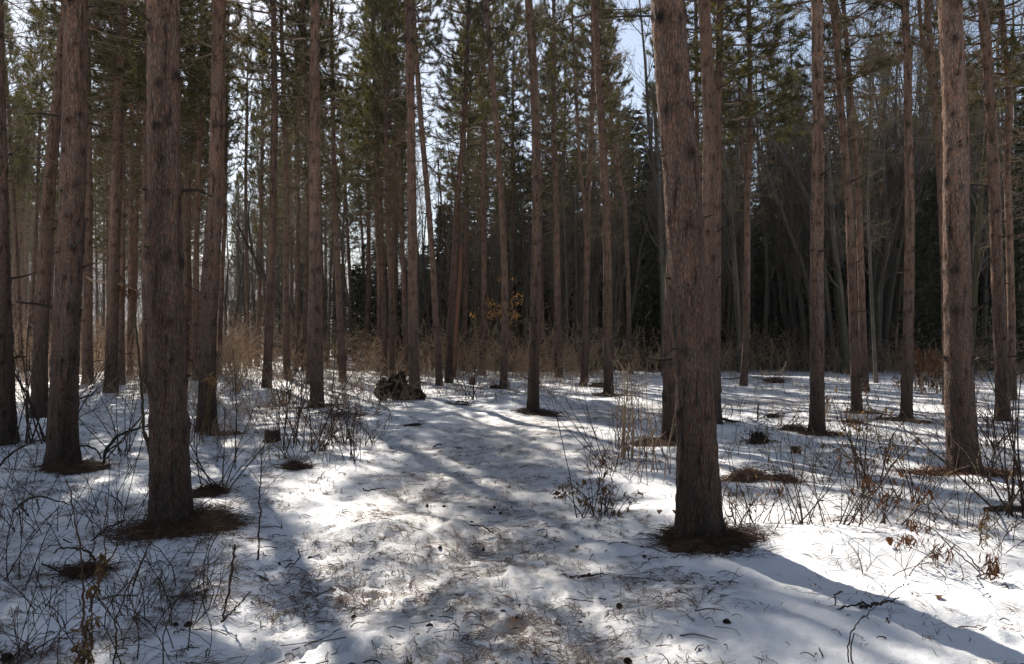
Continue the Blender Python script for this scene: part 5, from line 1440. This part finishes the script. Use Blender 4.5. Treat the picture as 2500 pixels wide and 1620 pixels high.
def yellow_sapling():
    r = rng_(37); base = on_ground(1222, 908); t = thing('beech_sapling', 'thin sapling holding a cluster of pale yellow leaves behind the bowing pine', 'sapling', base)
    d = base[1]; off = t.location
    st = [([(1222,908),(1220,840),(1214,790),(1208,740),(1200,690),(1190,650)], 5, 2), ([(1216,800),(1240,760),(1262,720),(1275,690)], 3, 1.5), ([(1213,780),(1190,765),(1160,770),(1140,722)], 3, 1.5), ([(1209,745),(1235,735),(1280,730)], 2.5, 1.2), ([(1220,850),(1250,800),(1290,780)], 3, 1.2)]
    b = branch_bag(st, d, 0.6, 0, 5, 38)
    for pts, wa, wb_ in st:
        L = resample(np.array([at(x, y, d) for x, y in pts]), 10, 1)[None]; R = np.full((1, 10), 0.012)
        S, SR = grow(L, R, 10, 0.2, 1, (0.5, 1.1), (0.2, 0.6), 4, r, up=0.05, wob=0.15, r0=0.4); v, f = tubes(S, np.maximum(SR, .004), 3); b.add(v, f, 0, 0.7)
    o = obj('stems', b.mesh('sapling_stems', [M['bare_twig']]), t); o.location = -off; o['kind'] = 'stuff'
    b = Bag(); pos = []
    for x, y, sx, sy, n in ((1205,766,14,5,46), (1255,768,7,8,26), (1203,742,8,5,16), (1265,738,8,6,14), (1159,768,3,4,5), (1190,778,5,3,8), (1217,680,2,2,2), (1251,680,2,2,2), (1266,717,2,2,3), (1188,745,4,6,8), (1195,728,8,3,4)):
        for k in range(n): pos.append(at(x + r.normal() * sx, y + r.normal() * sy, d + r.normal() * 0.25))
    pos = pos + [q + r.normal(size=3) * 0.10 for q in pos]
    leaves(b, np.array(pos), r, (0.08, 0.14), 0.62, 0.5)
    o = obj('leaves', b.mesh('sapling_leaves', [M['leaf']]), t); o.location = -off; o['kind'] = 'stuff'
yellow_sapling()
def straw_tuft():
    t = thing('straw_tuft', 'pale straw leaning against the foot of the medium pine left of the stump', 'grass tuft', on_ground(505, 1062)); d = t.location.y - 0.25; off = t.location
    r = rng_(39)
    pol = [([(500 + r.normal() * 6, 1060), (508 + r.normal() * 6, 1000), (512 + r.normal() * 7, 950), (520 + r.normal() * 7, 920)], 2, 1.4) for _ in range(9)]
    b = branch_bag(pol, d, 0.9, 0, 4, 40)
    o = obj('stalks', b.mesh('straw_stalks', [M['straw']]), t); o.location = -off; o['kind'] = 'stuff'
    b = Bag(); leaves(b, np.array([at(x, y, d + r.normal() * 0.02) for x, y in zip(r.normal(517, 5, 18), r.normal(925, 9, 18))]), r, (0.09, 0.16), 0.16, 0.4)
    o = obj('blades', b.mesh('straw_blades', [M['leaf']]), t); o.location = -off; o['kind'] = 'stuff'
straw_tuft()

# ------------------------------------------------------------------ pine cones and dead leaves on the snow
def cone_mesh(seed):
    r = rng_(seed); b = Bag(); n = 9
    for k in range(9):
        z = -0.022 + k * 0.0055; rr = 0.016 * math.sin(math.pi * (k + 1.2) / 10.5)
        for j in range(n):
            a = (j + 0.5 * (k % 2)) * 6.283 / n
            c, s = math.cos(a), math.sin(a); tx = np.array([-s, c, 0])
            p = np.array([c * rr * 0.5, s * rr * 0.5, z]); q = np.array([c * rr * 1.35, s * rr * 1.35, z + 0.006])
            b.add([p - tx * .003, p + tx * .003, q + tx * .0042, q - tx * .0042, q * [1, 1, 1] - [0, 0, .004]], np.array([[0, 1, 2], [0, 2, 3], [3, 2, 4], [0, 4, 1], [0, 3, 4]]), 0, r.random())
    rough_blob(b, (0, 0, 0), 0.013, r, n=8, sq=(1, 1, 2), amp=0.1)
    return b.mesh('pine_cone', [M['cone']])
CONES = [cone_mesh(700 + k) for k in range(3)]
_r = rng_(95)
for px, py, s, lab in ((1511,1477,1.25,'largest pine cone, alone on the snow below the nearest big pine'), (1226,1509,1.2,'pine cone on the path near the bottom middle'), (1048,1554,1.0,'pine cone on bright snow at the bottom left of the path'),
        (1534,1614,1.2,'pine cone at the bottom edge of the picture'), (1776,1546,1.2,'pine cone on shaded snow at lower right of the path'), (864,1514,1.0,'pine cone where shade meets light at lower left of the path'),
        (459,1530,1.2,'pine cone on shaded snow below the big left pine'), (1043,1223,1.0,'left one of two pine cones on the upper path'), (1085,1225,1.0,'right one of two pine cones on the upper path'),
        (1207,1222,1.0,'upper pine cone on the bend of the path'), (1222,1232,1.0,'lower pine cone on the bend of the path'), (1152,1258,1.0,'pine cone on the path above the short branch'),
        (1181,1323,0.9,'pine cone on the path below the short branch'), (756,1373,1.1,'dark pine cone in lit snow right of the hooked branch'), (1075,1336,0.9,'pine cone left of the middle of the path'), (1262,1517,0.8,'small crushed cone right of the cone at the bottom middle'),
        (430,1528,0.8,'small broken cone beside the cone below the big left pine'), (1574,1356,0.9,'cone at the left rim of the needle bed of the nearest big pine')):
    q = on_ground(px, py)
    o = obj('pine_cone', CONES[int(_r.integers(3))], None, (q[0], q[1], q[2] + 0.007 * s))
    o.rotation_euler = (1.4 + _r.normal() * .2, _r.normal() * .3, _r.uniform(0, 6.3)); o.scale = (s * 0.68,) * 3
    tag(o, lab, 'pine cone', 'pine cones on the snow')
def dead_leaf(label, px, py, size, mat='rust', up=0.0, seed=1):
    r = rng_(seed); q = on_ground(px, py); d = q[1]; s = size * d / F_PX
    n = 8; v = []
    for i in range(n + 1):
        t = i / n; w = math.sin(math.pi * min(1, t * 0.95 + 0.05)) ** 0.8 * 0.42 * (1 + 0.3 * math.sin(t * 19 + seed))
        for k in (-1, -0.4, 0.4, 1):
            v.append([k * w * s, (t - 0.5) * s * (1 - up * .7), abs(k) * 0.25 * s * w * 2 + up * t * s + 0.004 + 0.06 * s * math.sin(6 * t)])
    v = np.array(v); a = r.uniform(-0.7, 0.7); c, s_ = math.cos(a), math.sin(a)
    v = np.stack([v[:, 0] * c - v[:, 1] * s_, v[:, 0] * s_ + v[:, 1] * c, v[:, 2]], 1)
    f = np.array([[i * 4 + k, i * 4 + k + 1, i * 4 + k + 5, i * 4 + k + 4] for i in range(n) for k in range(3)])
    b = Bag(); b.add(v, f, 0, 0.5)
    tag(obj('dead_leaf', b.mesh('dead_leaf', [M[mat]]), None, q), label, 'leaf')
dead_leaf('curled brown leaf standing up on sunlit snow at right', 2172, 1366, 24, 'rust', 0.9, 1)
dead_leaf('flat brown leaf lying on sunlit snow near the bottom right', 2290, 1467, 26, 'rust', 0.1, 2)
dead_leaf('brown leaf on snow left of the nearest big pine, farther from it', 1611, 1252, 18, 'rust', 0.5, 3)
dead_leaf('brown leaf touching the left side of the nearest big pine', 1646, 1252, 16, 'rust', 0.6, 4)
dead_leaf('tiny red leaf on shaded snow above the forked branch', 1990, 1426, 8, 'red', 0.4, 5)
dead_leaf('brown leaf on the snow at the right side of the path', 1408, 1328, 16, 'rust', 0.3, 6)
dead_leaf('small tan leaf on bright snow right of the path bend', 1523, 1201, 12, 'rust', 0.2, 7)
dead_leaf('dark leaf on sunlit snow right of the standing curled leaf', 2254, 1362, 10, 'dark_wood', 0.2, 8)

# ------------------------------------------------------------------ thin winter air, seen against the light
def haze():
    b = Bag()
    x, y0, y1, z0, z1 = 330.0, -120.0, 320.0, -4.0, 34.0
    v = [(sx * x, yy, zz) for zz in (z0, z1) for yy in (y0, y1) for sx in (-1, 1)]
    b.add(v, np.array([[0, 2, 3, 1], [4, 5, 7, 6], [0, 1, 5, 4], [2, 6, 7, 3], [0, 4, 6, 2], [1, 3, 7, 5]]))
    m, nt, out = mat_new('haze')
    pv = nt.nodes.new('ShaderNodeVolumePrincipled')
    pv.inputs['Color'].default_value = (0.96, 0.97, 1.0, 1)
    pv.inputs['Density'].default_value = 0.0003
    pv.inputs['Anisotropy'].default_value = 0.55
    nt.links.new(pv.outputs[0], out.inputs['Volume'])
    tag(obj('haze', b.mesh('haze', [m], False)), 'faint bright haze in the air between the trees', 'haze', kind='stuff')
haze()
